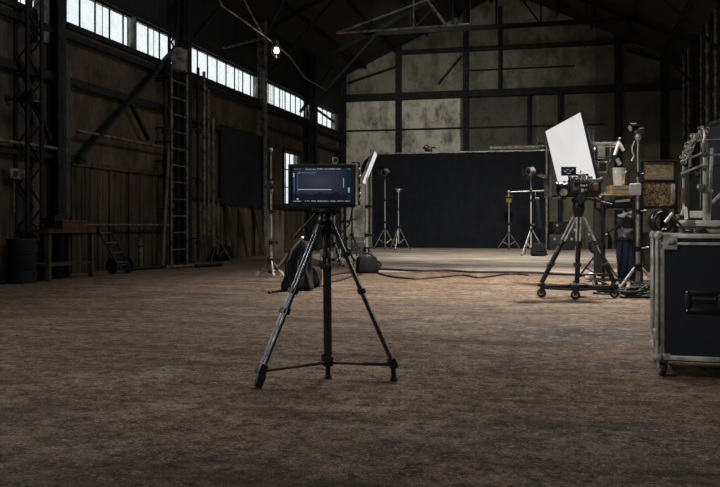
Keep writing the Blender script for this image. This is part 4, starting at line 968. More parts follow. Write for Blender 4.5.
b = MB(Mk); b.path([(xj - .06, -.4, zj1 + .0), (xj, -.45, zj1 + .03), (xj + .07, -.4, zj1 + .0), (xj, -.34, zj1 + .03)], .03, 8, True); b.build('collar', 'navy_cloth', q)
b = MB(Mk); b.path([(xj, -.38, zj1 + .03), (xj, -.33, zj1 + .06), (xj, -.27, zj1 + .04)], .008, 6); b.build('hanging_loop', 'rubber', q)
# hanging cable coil at the cart side
def coil(name, label, c, R, r, axis, turns, mat, cat='cable coil', sq=1.0, seed=0, spread_=.03, strap=True):
    c = V(c); t = thing(name, label, cat, c); rnd = random.Random(seed); b = MB(); ax = V(axis).normalized()
    for k in range(turns):
        tilt = V((rnd.uniform(-.12, .12), rnd.uniform(-.12, .12), rnd.uniform(-.12, .12)))
        b.torus(c + ax * (k - (turns - 1) / 2) * spread_ + V((rnd.uniform(-.02, .02), rnd.uniform(-.02, .02), 0)) * (R / .2), R * rnd.uniform(.86, 1.06), r, ax + tilt * .6, 26, 7, sq)
    b.build('loops', mat, t)
    if strap:
        x, y = frame_from(ax); b = MB(); b.torus(c + x * R, r * 3.2 + turns * .004, r * .9, y, 14, 6); b.build('tie', 'black_cloth', t)
    return t
coil('cable_coil', 'black cable coil hanging at the side of the cart behind the film camera leg', Mk @ V((K(593.5, 246)[0], -.22, K(593.5, 246)[1])), .13, .011, (FW + RT * .4), 5, 'rubber', seed=2, spread_=.02)
for (px, py, R, n_, lab, sd_) in [(607, 294, .2, 5, 'flat black cable coil on the floor at the foot of the equipment cart', 4), (634, 298, .24, 6, 'loosest black cable coil on the floor between cart and road case', 5), (641, 294, .22, 6, 'black cable coil on the floor tucked against the road case', 6)]:
    g = G(px, py); t = thing('cable_coil', lab, 'cable coil', V((g.x, g.y, 0))); rnd = random.Random(sd_); b = MB()
    for k in range(n_):
        cc = V((g.x + rnd.uniform(-.08, .08), g.y + rnd.uniform(-.06, .06), .02 + k * .02)); rr = R * rnd.uniform(.75, 1.1); tl = rnd.uniform(0, 6.28); hgt = rnd.uniform(.03, .16) * R / .25
        pts = [cc + V((rr * math.cos(a), rr * math.sin(a) * .9, max(0, hgt * math.sin(a + tl)))) for a in [2 * PI * j / 30 for j in range(30)]]
        b.path(pts, .014, 7, True)
    b.build('loops', 'rubber', t)
    b = MB(); b.path([V((g.x + R, g.y, .016)), V((g.x + R * 1.5, g.y - .1, .016)), V((g.x + R * 1.4, g.y - .3, .016))], .014, 7); b.build('loose_end', 'rubber', t)
for (px, py, s, m, lab, nm, cat) in [(594, 281.5, .15, 'grey_paint', 'crumpled pale plastic bag on the floor behind the film camera dolly', 'plastic_bag', 'bag'), (606, 276.5, .12, 'grey_cloth', 'grey canvas pouch on the floor behind the film camera leg', 'canvas_pouch', 'pouch')]:
    g = G(px, py); q = thing(nm, lab, cat, V((g.x, g.y, 0))); o = soft(lump(Matrix.Translation(V((g.x, g.y, 0))), (0, 0, s * .55), (s * 1.2, s, s * .6)).build('body', m, q), 1); sculpt(o, s * .4, 9, px)
    for v in o.data.vertices: v.co.z = max(.002, v.co.z)
    b = MB(); b.path([V((g.x - s * .4, g.y, s * 1.0)), V((g.x, g.y - .02, s * 1.35)), V((g.x + s * .4, g.y, s * 1.0))], .01, 6); b.build('handle', m, q)
# stand with lamp and dangling lead
p = G(638, 292); d = FPX * H / 67
light_stand('light_stand', 'thick silver stand topped by a dark work lamp beside the equipment cart', p, ZA(137, d), .4, .42, 'alu', 'alu', rot=YAW - .75, r=.04, nsec=4)
t = thing('work_lamp', 'small dark work lamp on a bent neck atop the thick silver stand, lead dangling', 'lamp', P(637.5, 137, d))
b = MB(); b.path([P(637.8, 139, d), P(637.5, 134, d), P(635, 129.5, d), P(632.5, 128, d)], .022, 8); b.build('neck', 'white_plastic', t)
b = MB(); ax = (-RT * .9 - UP * .3 - FW * .3).normalized(); c0 = P(632.5, 127.5, d); b.lathe([(.03, -.1), (.06, -.08), (.075, 0), (.09, .05), (.075, .05)], c0, ax, 16); b.build('shade', 'black_metal', t)
b = MB(); b.lathe([(.07, .045), (.03, .055), (.005, .058)], c0, ax, 14); b.build('lens', 'chrome', t)
b = MB(); b.box(P(640.5, 131, d), (.12, .1, .09), .02); b.build('ballast', 'black_plastic', t)
b = MB(); b.path([P(634.5, 141, d - .03), P(632, 147, d - .05), P(632.2, 152, d - .05), P(634, 156, d - .04), P(631.5, 161, d - .04)], .012, 7); b.build('lead', 'white_plastic', t)
t = thing('junction_box', 'pale junction box clamped to the thick silver stand at shelf height', 'box', P(636, 195, d - .06))
b = MB(); b.box(P(635.3, 189.5, d - .09), (.19, .1, .2), .02); b.build('body', 'grey_paint', t)
b = MB(); b.box(P(640, 189.5, d - .06), (.07, .11, .17), .015); b.build('clamp', 'black_metal', t)

# ================================================================== PLYWOOD RACK
DR = 17.0; kr = DR / FPX; rp = P(658, HOR, DR); rp = V((rp.x, rp.y, 0)); Mr = FR(rp, .05)
def Q(px, py): return ((px - 658) * kr, (HOR - py) * kr + H)
t = thing('board_rack', 'tall dark steel rack faced with plywood and strand board behind the road case', 'rack', rp)
xl, zt = Q(640.5, 160.5); xr_, _ = Q(676, 160)
for x in (xl, xr_):
    for y in (0, .7): b = MB(Mr); b.box((x, y, zt / 2), (.07, .06, zt), .005); b.build('post', 'black_metal', t)
for py in (161.5, 181, 207.5):
    z = Q(0, py)[1]; b = MB(Mr); b.box(((xl + xr_) / 2, -.01, z), (xr_ - xl, .07, .06), .005); b.build('rail', 'black_metal', t)
b = MB(Mr); z1, z0 = Q(0, 164)[1], Q(0, 180)[1]; b.box2((xl + .04, .02, z0), (xr_ - .04, .05, z1)); b.build('plywood_panel', 'wood_h', t, smooth=False)
b = MB(Mr); z1, z0 = Q(0, 182)[1], Q(0, 206.5)[1]; b.box2((xl + .04, .015, z0), (xr_ - .04, .05, z1)); b.build('strand_board_panel', 'osb', t, smooth=False)
b = MB(Mr); b.box2((xl + .04, .02, .2), (xr_ - .04, .05, Q(0, 232)[1])); b.build('lower_panel', 'dark_grey', t, smooth=False)
b = MB(Mr); b.box2((xl, 0, Q(0, 213)[1]), (xr_, .7, Q(0, 211)[1])); b.build('shelf', 'wood_h', t, smooth=False)
b = MB(Mr); x_, z_ = Q(672, 194); b.box2((x_ - .04, -.075, z_ - .2), (x_ + .04, -.045, z_ + .2), .008); b.build('handle_plate', 'alu', t)

# ================================================================== ROAD CASE
dc0 = 6.42
pc = P(657.5, HOR, dc0); pc = V((pc.x, pc.y, 0))
fdir = (RT * .8 - FW * .235).normalized(); bdir = V((-fdir.y, fdir.x, 0))
ang = math.atan2(fdir.y, fdir.x)
CW, CD, Z0, Z1 = 1.2, .8, .135, 1.085
cen = pc + fdir * CW / 2 + bdir * CD / 2
Mx = Matrix.Translation(cen) @ Matrix.Rotation(ang, 4, 'Z')
t = thing('road_case', 'big navy road case on casters with aluminium edges and a recessed handle', 'road case', cen)
hw, hd_ = CW / 2, CD / 2
b = MB(Mx); b.box2((-hw + .006, -hd_ + .006, Z0), (hw - .006, hd_ - .006, Z1 - .006)); 
bodyo = b.build('body', 'navy_lam', t, smooth=False)
e = .05
for sx in (-1, 1):
    for sy in (-1, 1):
        b = MB(Mx); x = sx * hw; y = sy * hd_
        b.box2((x - sx * e, y, Z0), (x + sx * .004, y - sy * .012, Z1), .003); b.box2((x + sx * .004, y, Z0), (x - sx * .008, y - sy * e, Z1), .003); b.tube((x, y, Z0), (x, y, Z1), .016, n=12)
        co = b.build('corner_extrusion', 'alu', t)
        for zc, up in ((Z1, 1), (Z0, -1)):
            k_ = MB(Mx); k_.ball((x - sx * .012, y - sy * .012, zc - up * .018), .038, n=14)
            for (ax_, ay_, az_) in ((-sx * .075, 0, -up * .02), (0, -sy * .075, -up * .02), (0, 0, -up * .09)): k_.box((x - sx * .01 + ax_ * .6, y - sy * .01 + ay_ * .6, zc - up * .012 + az_ * .6), (.04 + abs(ax_) * .6, .04 + abs(ay_) * .6, .036 + abs(az_) * .5), .012)
            k_.build('ball_corner', 'alu_dull', co)
for sy in (-1, 1):
    for zc, hgt in ((Z0 + .017, .034), (Z1 - .0175, .035), (Z1 - .075, .02)):
        b = MB(Mx); b.box2((-hw + .03, sy * hd_ - .008, zc - hgt / 2), (hw - .03, sy * hd_ + .008, zc + hgt / 2), .003); b.build('edge_strip', 'alu', t)
for sx in (-1, 1):
    for zc, hgt in ((Z0 + .017, .034), (Z1 - .0175, .035)):
        b = MB(Mx); b.box2((sx * hw - .008, -hd_ + .03, zc - hgt / 2), (sx * hw + .008, hd_ - .03, zc + hgt / 2), .003); b.build('edge_strip', 'alu', t)
b = MB(Mx)
for x0_, x1_, y0_, y1_ in ((-hw, hw, -hd_, -hd_ + .035), (-hw, hw, hd_ - .035, hd_), (-hw, -hw + .035, -hd_, hd_), (hw - .035, hw, -hd_, hd_)): b.box2((x0_ + .01, y0_ + .001, Z1 - .006), (x1_ - .01, y1_ - .001, Z1), .001)
b.box2((-hw + .03, -hd_ + .03, Z1 - .007), (hw - .03, hd_ - .03, Z1 - .002)); b.build('lid_top', 'alu_dull', t, smooth=False)
# handle dish on the near face
hx = (700 - 657.5) / FPX * 6.33 / (fdir.dot(RT)) - hw; hz = ZA(301.5, 6.33)
b = MB(Mx); y = -hd_; W_, H_ = .27, .165
for a_, c_ in (((hx - W_ / 2, hz + H_ / 2 - .03), (hx + W_ / 2, hz + H_ / 2)), ((hx - W_ / 2, hz - H_ / 2), (hx + W_ / 2, hz - H_ / 2 + .03)), ((hx - W_ / 2, hz - H_ / 2), (hx - W_ / 2 + .04, hz + H_ / 2)), ((hx + W_ / 2 - .04, hz - H_ / 2), (hx + W_ / 2, hz + H_ / 2))):
    b.box2((a_[0], y - .014, a_[1]), (c_[0], y + .004, c_[1]), .005)
b.box2((hx - W_ / 2 + .03, y - .002, hz - H_ / 2 + .02), (hx + W_ / 2 - .03, y + .005, hz + H_ / 2 - .02))
hdsh = b.build('handle_dish', 'black_metal', t)
b = MB(Mx); b.path([(hx - .08, y - .005, hz + .028), (hx - .075, y - .022, hz + .02), (hx + .075, y - .022, hz + .02), (hx + .08, y - .005, hz + .028)], .011, 8); b.build('grip', 'rubber', hdsh)
b = MB(Mx)
for qx in (-1, 1):
    for qz in (-1, 1): b.lathe([(.008, 0), (.006, .004), (.001, .005)], (hx + qx * (W_ / 2 - .012), y - .014, hz + qz * (H_ / 2 - .012)), (0, -1, 0), 8)
b.build('rivet', 'chrome', hdsh)
# butterfly latch by the corner
b = MB(Mx); b.box((-hw + .09, -hd_ - .006, Z1 - .07), (.1, .014, .1), .004); b.box((-hw + .09, -hd_ - .018, Z1 - .06), (.05, .02, .03), .006); b.build('latch', 'alu_dull', t)
b = MB(Mx); b.box((-hw - .006, -hd_ + .12, .42), (.014, .07, .3), .004); b.box((-hw - .012, -hd_ + .05, Z0 + .12), (.03, .06, .2), .012); b.box((-hw - .015, -hd_ + .05, Z0 + .2), (.05, .03, .05), .01); b.build('side_hardware', 'alu_dull', t)
for sx in (-1, 1):
    for sy in (-1, 1): caster(t, Mx @ V((sx * (hw - .035), sy * (hd_ - .07), .054)), .054, .042, .1, ang + .25, 'alu_dull')
b = MB(Mx); b.box2((-hw + .02, -hd_ + .02, Z0 - .012), (hw - .02, hd_ - .02, Z0)); b.build('base_board', 'black_plastic', t, smooth=False)

ZT = Z1 + .001
def T(px, py, d): return P(px, py, d)
def on_case(px, d): q = P(px, HOR, d); return V((q.x, q.y, ZT))
# coil of thick black cable on the corner
dq = 6.62; kq = dq / FPX
t = thing('cable_coil', 'thick black cable coiled upright on the corner of the road case', 'cable coil', on_case(661, dq)); b = MB(); rnd = random.Random(31)
cc = on_case(661.5, dq) + UP * .105
for k_ in range(7):
    tl = rnd.uniform(-.35, .35); R_ = .088 * rnd.uniform(.8, 1.0)
    b.torus(cc + FW * (.018 * (k_ - 3)) + RT * rnd.uniform(-.012, .012) + UP * (R_ - .088), R_, .0115, FW + RT * (.35 + tl) + UP * rnd.uniform(-.2, .2), 26, 8)
b.build('loops', 'vinyl', t)
b = MB(); b.path([cc + RT * .05 + UP * .02 - FW * .07, cc + RT * .1 - FW * .1 + UP * -.03, cc + RT * .16 - FW * .06 + UP * -.088, cc + RT * .22 - FW * .05 + UP * -.092], .011, 8); b.build('loose_end', 'vinyl', t)
b = MB(); b.tube(cc + RT * .0 - FW * .075 - UP * .02, cc + RT * .055 - FW * .085 + UP * .05, .014, n=10); b.build('plug', 'chrome', t)
# round turntable plate
dt = 6.75; tc_ = on_case(708, dt)
t = thing('turntable_base', 'round grey metal base plate lying on the road case under the silver rig', 'base plate', tc_)
b = MB(); b.lathe([(.2, 0), (.215, .004), (.215, .03), (.2, .034)], tc_, n=36); b.lathe([(.17, .034), (.17, .05)], tc_, n=30); b.build('lower_ring', 'alu_dull', t)
b = MB(); b.lathe([(.205, .05), (.23, .055), (.235, .075), (.23, .098), (.215, .1)], tc_, n=36); b.build('plate', 'grey_paint', t)
b = MB(); b.box(tc_ + RT * -.14 - FW * .2 + UP * .022, (.07, .06, .045), .012); b.tube(tc_ + RT * -.14 - FW * .24 + UP * .022, tc_ + RT * -.14 - FW * .2 + UP * .022, .02, n=10); b.build('clamp', 'black_plastic', t)
zr0 = ZT + .1
# silver rig frame standing on the plate
dr = 6.75
t = thing('rig_frame', 'upright silver tube rig with clamps standing on the round base plate', 'rig', V((tc_.x, tc_.y, zr0)))
def Rg(px, py, dd=0.0): return P(px, py, dr + dd)
zb0 = lambda q: V((q.x, q.y, zr0))
posts = [(683.5, 152, -.05), (704.5, 141, -.12), (690, 150, .1), (712, 148, .1)]
for px, py, dd in posts:
    a_ = Rg(px, py, dd); b = MB(); q_ = zb0(Rg(px if px < 711 else 709, py, dd))
    b.bar(q_, a_, .024 if px > 700 else .018, None, .004); b.build('upright', 'chrome' if px > 700 else 'alu', t)
for (p0_, p1_, w_, m_) in [((680.5, 162, -.06), (706, 151.5, -.13), .022, 'alu'), ((680.5, 174, -.06), (703, 165, -.12), .022, 'alu_dull'), ((703.5, 155, -.12), (735, 154.5, -.1), .022, 'alu'), ((690, 140.5, .05), (735, 138.5, .02), .012, 'chrome'), ((698, 186, -.12), (712, 192, -.1), .04, 'alu_dull'), ((709, 190, .0), (709, 214, 0), .03, 'alu'), ((712, 203, .0), (726, 189, .0), .03, 'alu_dull'), ((683, 188, -.05), (683, 203, -.05), .03, 'orange'), ((683.5, 152, -.05), (690, 150, .1), .02, 'alu_dull')]:
    b = MB(); b.bar(Rg(*p0_), Rg(*p1_), w_ * .75, None, .003); b.build('cross_bar', m_, t)
for (px, py, dd, s) in [(704.5, 154, -.13, .035), (704.5, 168, -.13, .035), (683, 163, -.06, .032), (683, 175, -.06, .03), (702, 188, -.13, .05), (697, 174, -.1, .03)]:
    b = MB(); b.box(Rg(px, py, dd), (s, s, s * 1.2), s * .25); b.tube(Rg(px, py, dd) - FW * s * .4, Rg(px, py, dd) - FW * s * 1.3, s * .22, n=8); b.build('tube_clamp', 'dark_grey', t)
t2 = thing('battery_block', 'tall black battery block inside the silver rig', 'battery', V((Rg(693, 200).x, Rg(693, 200).y, zr0)))
Mb = FR(V((Rg(693.5, 200, .0).x, Rg(693.5, 200, .0).y, zr0)))
b = MB(Mb); hb = Rg(0, 167).z - zr0; b.box2((-.055, -.05, 0), (.055, .05, hb), .008); b.build('body', 'black_plastic', t2)
b = MB(Mb); b.box2((-.05, -.056, .02), (.05, -.049, .075), .003); b.build('label_plate', 'white_plastic', t2)
b = MB(Mb); b.box2((.03, -.055, .1), (.036, -.05, hb - .02)); b.build('edge_strip', 'alu', t2)
t2 = thing('tent_card', 'white folded card leaning by the tall black battery block', 'card', V((Rg(685, 213).x, Rg(685, 213).y, zr0)))
b = MB(); q = [Rg(684, 194, -.17), Rg(687.2, 196, -.17), Rg(688, 207, -.2), Rg(684.5, 208.5, -.2)]; zz = min(p_.z for p_ in q); q = [p_ + UP * (zr0 - zz) for p_ in q]; b.prism(q, FW * -.004, FW * .004); b.build('front_leaf', 'white_plastic', t2, smooth=False)
b = MB(); q = [p_ for p_ in (q[0], q[1], q[2] + FW * .05 - RT * .02, q[3] + FW * .05 - RT * .03)]; b.prism(q, FW * .005, FW * .012); b.build('rear_leaf', 'white_plastic', t2, smooth=False)
for (px, w_, lab) in [(679.5, .09, 'small pale slab box on the round base plate at its outer rim'),]:
    g_ = P(px + 1.5, HOR, 6.6); Mq = FR(V((g_.x, g_.y, zr0))); t2 = thing('charger_box', lab, 'box', Mq @ V((0, 0, 0)))
    b = MB(Mq); b.box2((-.035, -.03, 0), (.035, .03, .045), .006); b.build('body', 'alu_dull', t2)
    b = MB(Mq); b.box2((-.025, -.034, .01), (.025, -.029, .035), .002); b.build('socket_panel', 'black_plastic', t2)
# tangle of metal chain/cable on top of the rig
t2 = thing('cable_tangle', 'tangled grey cable draped over the top bars of the silver rig', 'cable', Rg(697, 145, -.05)); b = MB(); rnd = random.Random(77)
path = [(706, 130), (703, 128), (699, 131), (696, 133), (693, 137), (690, 143), (686, 150), (683, 156)]
for k_ in range(26):
    s = rnd.random() * (len(path) - 1.01); i_ = int(s); f_ = s - i_; px = path[i_][0] * (1 - f_) + path[i_ + 1][0] * f_; py = path[i_][1] * (1 - f_) + path[i_ + 1][1] * f_
    b.torus(Rg(px + rnd.uniform(-1.5, 2.5), py + rnd.uniform(-1, 4), rnd.uniform(-.12, .08)), rnd.uniform(.014, .032), .0042, V((rnd.uniform(-1, 1), rnd.uniform(-1, 1), rnd.uniform(-1, 1))), 12, 5)
b.path([Rg(x, y + 2, -.05) for x, y in path], .008, 6); b.path([Rg(x + 2.5, y + 5 + (i_ % 2) * 3, -.1) for i_, (x, y) in enumerate(path)], .007, 6); b.path([Rg(704, 131, -.12), Rg(704.5, 138, -.14), Rg(702, 145, -.14), Rg(704, 151, -.14)], .01, 6)
b.build('loops', 'alu_dull', t2)
# dark navy equipment box on the plate's far side
g_ = P(757, HOR, 6.95); Mq = FR(V((g_.x, g_.y, ZT)), .1)
t2 = thing('equipment_chest', 'tall navy trunk standing on the road case beyond the silver rig', 'trunk', Mq @ V((0, 0, 0)))
zt_ = P(0, 116, 6.95).z - ZT
b = MB(Mq); b.box2((-.2, -.16 + .25, 0), (.2, .16 + .25, zt_), .02); b.build('body', 'navy_lam', t2)
for z_ in (.03, zt_ * .6, zt_ - .03):
    b = MB(Mq); b.box2((-.203, -.163 + .25, z_ - .012), (.203, .163 + .25, z_ + .012), .002); b.build('band', 'black_metal', t2)

# ================================================================== BAGS AND RODS NEAR THE FOREGROUND TRIPOD
Dg = FPX * H / (291 - 225); g = G(297, 291); Mg = FR(V((g.x, g.y, 0)), .1); kg = Dg / FPX
t = thing('duffel_bag', 'slumped tall black duffel bag on the floor behind the foreground tripod', 'bag', V((g.x, g.y, 0)))
bm = bmesh.new(); bmesh.ops.create_cube(bm, size=1); bmesh.ops.subdivide_edges(bm, edges=bm.edges[:], cuts=7, use_grid_fill=True); bm.verts.index_update(); b = MB(Mg); vs = []
for v in bm.verts:
    x, y, z = v.co; tz = z + .5; r = max(abs(x), abs(y)) * 2; q = V((x, y)); 
    q = q / max(q.length, 1e-6) * (r / 2) if r > 0 else q
    wdt = (.60 - .34 * tz ** 1.2) * (1 + .1 * math.sin(14 * math.atan2(y, x) + 4 * tz))
    vs.append((q.x * wdt + .10 * tz, q.y * wdt * .8 + .1, tz * .86 * (1 - .25 * max(0, -x) * 1.0)))
b.add(vs, [[v.index for v in f.verts] for f in bm.faces]); bm.free(); o = soft(b.build('bag_body', 'bag_cloth', t), 1); sculpt(o, .07, 5.0, 4.0); sculpt(o, .06, 11.0, 2.0)
for v in o.data.vertices: v.co.z = max(v.co.z, .003)
b = MB(Mg); b.path([(-.12, -.08, .72), (-.2, -.16, .5), (-.17, -.2, .25), (-.1, -.16, .05)], .018, 8); b.build('strap', 'black_cloth', t)
b = MB(Mg); b.path([(.02, -.15, .55), (.0, -.2, .4), (.04, -.17, .3)], .012, 6); b.build('grab_handle', 'grey_cloth', t)
g2 = G(311, 288); Mg2 = FR(V((g2.x, g2.y, 0)), -.2)
t = thing('shoulder_bag', 'small black shoulder bag leaning against the duffel bag behind the tripod leg', 'bag', V((g2.x, g2.y, 0)))
o = soft(lump(Mg2, (0, .05, .2), (.19, .13, .21)).build('bag_body', 'bag_cloth', t), 1); sculpt(o, .04, 6, 8)
for v in o.data.vertices: v.co.z = max(v.co.z, .003)
b = MB(Mg2); b.path([(-.08, -.02, .36), (.05, -.06, .40), (.14, -.08, .3), (.19, -.1, .14), (.2, -.12, .02)], .013, 8); b.build('strap', 'grey_cloth', t)
# folded light rods: two silver legs joined at a hinge
t = thing('folded_rods', 'pair of bent silver stand rods leaning on the black duffel bag', 'rods', G(289, 283))
h1 = P(276.5, 268, 15.6); b = MB(); b.tube(P(302.8, 237, 15.0), h1, .02, n=8); b.build('rod', 'pale_pole', t)
e_ = G(289, 283.5) + UP * .016; b = MB(); b.tube(h1, e_, .02, n=8); b.build('rod', 'pale_pole', t)
b = MB(); b.box(h1, (.07, .05, .07), .015); b.build('hinge', 'black_metal', t)
e0, e1 = G(269, 294), G(289, 290.5)
b = MB(); b.tube(e0 + UP * .022, e1 + UP * .022, .02, n=10); o = b.build('rod', 'black_gloss', None)
t = thing('steel_bar', 'short dark bar lying on the floor at the foot of the duffel bag', 'bar', V((e0.x, e0.y, 0))); bpy.data.objects.remove(o)
b = MB(); b.tube(e0 + UP * .022, e1 + UP * .022, .02, n=10); b.build('shaft', 'black_gloss', t)
b = MB(); b.tube(e0 + UP * .024, e0.lerp(e1, .08) + UP * .024, .024, n=10); b.build('end_cap', 'rubber', t)
gy = G(321, 286.5)
t = thing('folded_monopod', 'short upright pole with a yellow sleeve just behind the middle tripod leg', 'monopod', V((gy.x, gy.y, 0)))
dy_ = FPX * H / 61.5
b = MB(); b.tube(V((gy.x, gy.y, .0)), V((gy.x, gy.y, ZA(250, dy_))), .02, n=10); b.build('pole', 'alu', t)
b = MB(); b.tube(V((gy.x, gy.y, .03)), V((gy.x, gy.y, ZA(270, dy_))), .034, n=12); b.build('sleeve', 'yellow', t)
b = MB(); b.lathe([(.05, 0), (.055, .012), (.03, .03)], V((gy.x, gy.y, 0)), n=14); b.build('foot', 'rubber', t)
b = MB(); b.tube(V((gy.x, gy.y, ZA(264, dy_))), V((gy.x, gy.y, ZA(261, dy_))), .035, n=12); b.build('collar', 'black_metal', t)

# ================================================================== CABLES ON THE FLOOR
def floor_cable(label, pts, r, mat, z=.0):
    ps = [G(*q) for q in pts]; ps = [V((p.x, p.y, r + z)) for p in ps]; out = []
    for i in range(len(ps) - 1):
        p0 = ps[max(i - 1, 0)]; p1 = ps[i]; p2 = ps[i + 1]; p3 = ps[min(i + 2, len(ps) - 1)]
        for k_ in range(8):
            u = k_ / 8; out.append(.5 * ((2 * p1) + (p2 - p0) * u + (2 * p0 - 5 * p1 + 4 * p2 - p3) * u * u + (3 * p1 - p0 - 3 * p2 + p3) * u ** 3))
    out.append(ps[-1]); b = MB(); b.path(out, r, 6); o = b.build('floor_cable', mat); tag(o, label, 'cable'); return o
floor_cable('heavy black cable running along the front edge of the concrete pad', [(372, 270.5), (392, 271.2), (420, 272.5), (445, 272.2), (470, 273.5), (500, 273.8), (535, 274.5), (575, 276.5), (605, 279)], .03, 'rubber', .014)
floor_cable('thin red-brown cable meandering over the dirt before the concrete pad', [(378, 274), (392, 277.5), (415, 279.6), (440, 278), (462, 276), (478, 278.5), (492, 277), (510, 274.6), (528, 276)], .022, 'red')
floor_cable('thin dark red cable on the floor between the tripod legs', [(330, 276), (345, 273.5), (356, 272.5)], .02, 'red')
floor_cable('looped black lead beside the sandbag at the panel stand', [(374, 262), (379, 263), (381, 267), (377, 270.5)], .022, 'rubber', .014)
floor_cable('dark cable on the floor below the slim dark stand', [(329, 283), (340, 281), (352, 277), (362, 275)], .02, 'red')

# ================================================================== SIDE WALL CLUTTER
# ladder
ya, yb_ = onX(171.5, 150, XL + .5).y, onX(187, 150, XL + .5).y
t = thing('wall_ladder', 'steel ladder fixed upright to the window wall beside the riser pipes', 'ladder', V((XL + .5, (ya + yb_) / 2, 0)))
for y in (ya, yb_):
    b = MB(); b.tube((XL + .5, y, 0), (XL + .5, y, 5.55), .035, n=8); b.build('rail', 'pipe', t)
for k_ in range(11):
    z_ = .45 + k_ * .48; b = MB(); b.tube((XL + .5, ya, z_), (XL + .5, yb_, z_), .02, n=8); b.build('rung', 'pipe', t)
for z_ in (1.6, 3.5, 5.3): 
    for y in (ya, yb_): b = MB(); b.box((XL + .25, y, z_), (.5, .05, .05), .004); b.build('standoff', 'steel', t)
pb = G(162.5, 266.5); ptp = onX(170, 125, XL + .4)
b = MB(); b.tube(V((pb.x, pb.y, .0)), ptp, .055, .045, n=10); tag(b.build('timber_pole', 'plank_pale'), 'long timber pole leaning against the window wall next to the ladder', 'pole')
# electrical box
q = onX(179.5, 60, XL + .75); t = thing('electrical_box', 'grey electrical box mounted up the wall column at window height', 'box', V((XL + .75, q.y, q.z - .35)))
b = MB(); b.box((XL + .75, q.y, q.z), (.3, .42, .62), .02); b.build('housing', 'steel_pale', t)
b = MB(); b.box((XL + .905, q.y, q.z), (.02, .36, .54), .01); dd_ = b.build('door', 'steel_pale', t); b = MB(); b.box((XL + .92, q.y + .12, q.z), (.02, .04, .08), .005); b.build('latch', 'black_metal', dd_)
b = MB(); b.box((XL + .47, q.y, q.z), (.3, .1, .1), .01); b.build('bracket', 'steel', t)
# wall lamp bracket at far end
q = onX(8, 99.5); t = thing('wall_lamp', 'dark unlit lamp on a wall bracket under the first windows', 'lamp', V((XL + .1, q.y, q.z)))
b = MB(); b.tube((XL, q.y, q.z), (XL + .5, q.y, q.z + .05), .03, n=8); b.build('arm', 'black_metal', t)
b = MB(); b.lathe([(.05, .15), (.09, .1), (.2, -.05), (.21, -.08), (.18, -.07)], (XL + .55, q.y, q.z), n=18); b.build('shade', 'black_metal', t)
b = MB(); b.lathe([(.1, 0), (.1, .03)], (XL, q.y, q.z), (1, 0, 0), 14); b.build('wall_plate', 'black_metal', t)
q = onX(10, 174); t = thing('fuse_box', 'small pale fuse box on the wall beyond the workbench', 'box', V((XL + .1, q.y, q.z)))
b = MB(); b.box((XL + .1, q.y, q.z), (.2, .5, .22), .02); b.build('housing', 'steel_pale', t); b = MB(); b.box((XL + .21, q.y - .1, q.z), (.02, .12, .12), .01); b.build('switch', 'black_plastic', t); b = MB(); b.tube((XL + .1, q.y, q.z - .11), (XL + .1, q.y, q.z - .8), .018, n=8); b.build('conduit', 'pipe', t)
# workbench with clutter
y0, y1 = 15.2, 17.0
t = thing('workbench', 'dark cluttered workbench against the window wall near the first column', 'workbench', V((XL + .75, 16.1, 0)))
b = MB(); b.box2((XL + .4, y0, .98), (XL + 1.15, y1, 1.06), .008); b.build('bench_top', 'plank', t, smooth=False)
for x in (XL + .48, XL + 1.07):
    for y in (y0 + .1, y1 - .1): b = MB(); b.box((x, y, .49), (.1, .1, .98), .006); b.build('leg', 'plank', t, smooth=False)
b = MB(); b.box2((XL + .45, y0 + .1, .3), (XL + 1.1, y1 - .1, .35)); b.build('lower_shelf', 'plank', t, smooth=False)
t = thing('rusty_toolbox', 'red-brown rusty box on the workbench near the first column', 'toolbox', V((XL + .75, 16.5, 1.061)))
b = MB(); b.box2((XL + .5, 16.0, 1.061), (XL + .95, 16.95, 1.22), .01); b.build('box', 'rust', t); b = MB(); b.box2((XL + .49, 15.99, 1.2), (XL + .96, 16.96, 1.25), .008); b.build('lid', 'rust', t); b = MB(); b.path([(XL + .72, 16.3, 1.25), (XL + .72, 16.33, 1.31), (XL + .72, 16.6, 1.31), (XL + .72, 16.63, 1.25)], .012, 6); b.build('handle', 'black_metal', t)
t = thing('bench_vise', 'dark bench vise on the workbench beside the rusty box', 'vise', V((XL + .95, 15.5, 1.061)))
b = MB(); b.lathe([(.13, 0), (.13, .03), (.07, .06), (.07, .12)], (XL + .95, 15.5, 1.061), n=16); b.box((XL + .95, 15.5, 1.24), (.3, .12, .12), .02); b.build('body', 'steel', t); b = MB(); b.box((XL + 1.12, 15.5, 1.27), (.06, .18, .16), .015); b.build('jaw', 'steel', t); b = MB(); b.tube((XL + 1.15, 15.5, 1.24), (XL + 1.35, 15.5, 1.24), .018, n=8); b.tube((XL + 1.33, 15.38, 1.24), (XL + 1.33, 15.62, 1.24), .01, n=8); b.build('handle', 'pipe', t)
t = thing('oil_drum', 'dark oil drum standing under the workbench end near the frame column', 'drum', V((XL + .85, 14.75, 0)))
b = MB(); b.lathe([(.27, 0), (.285, .01), (.28, .28), (.295, .29), (.28, .3), (.28, .58), (.295, .59), (.28, .6), (.285, .87), (.27, .88), (.26, .86)], (XL + .85, 14.75, 0), n=28); b.build('shell', 'steel', t); b = MB(); b.lathe([(.03, 0), (.03, .02)], (XL + .95, 14.75, .862), n=10); b.build('bung', 'pipe', t)
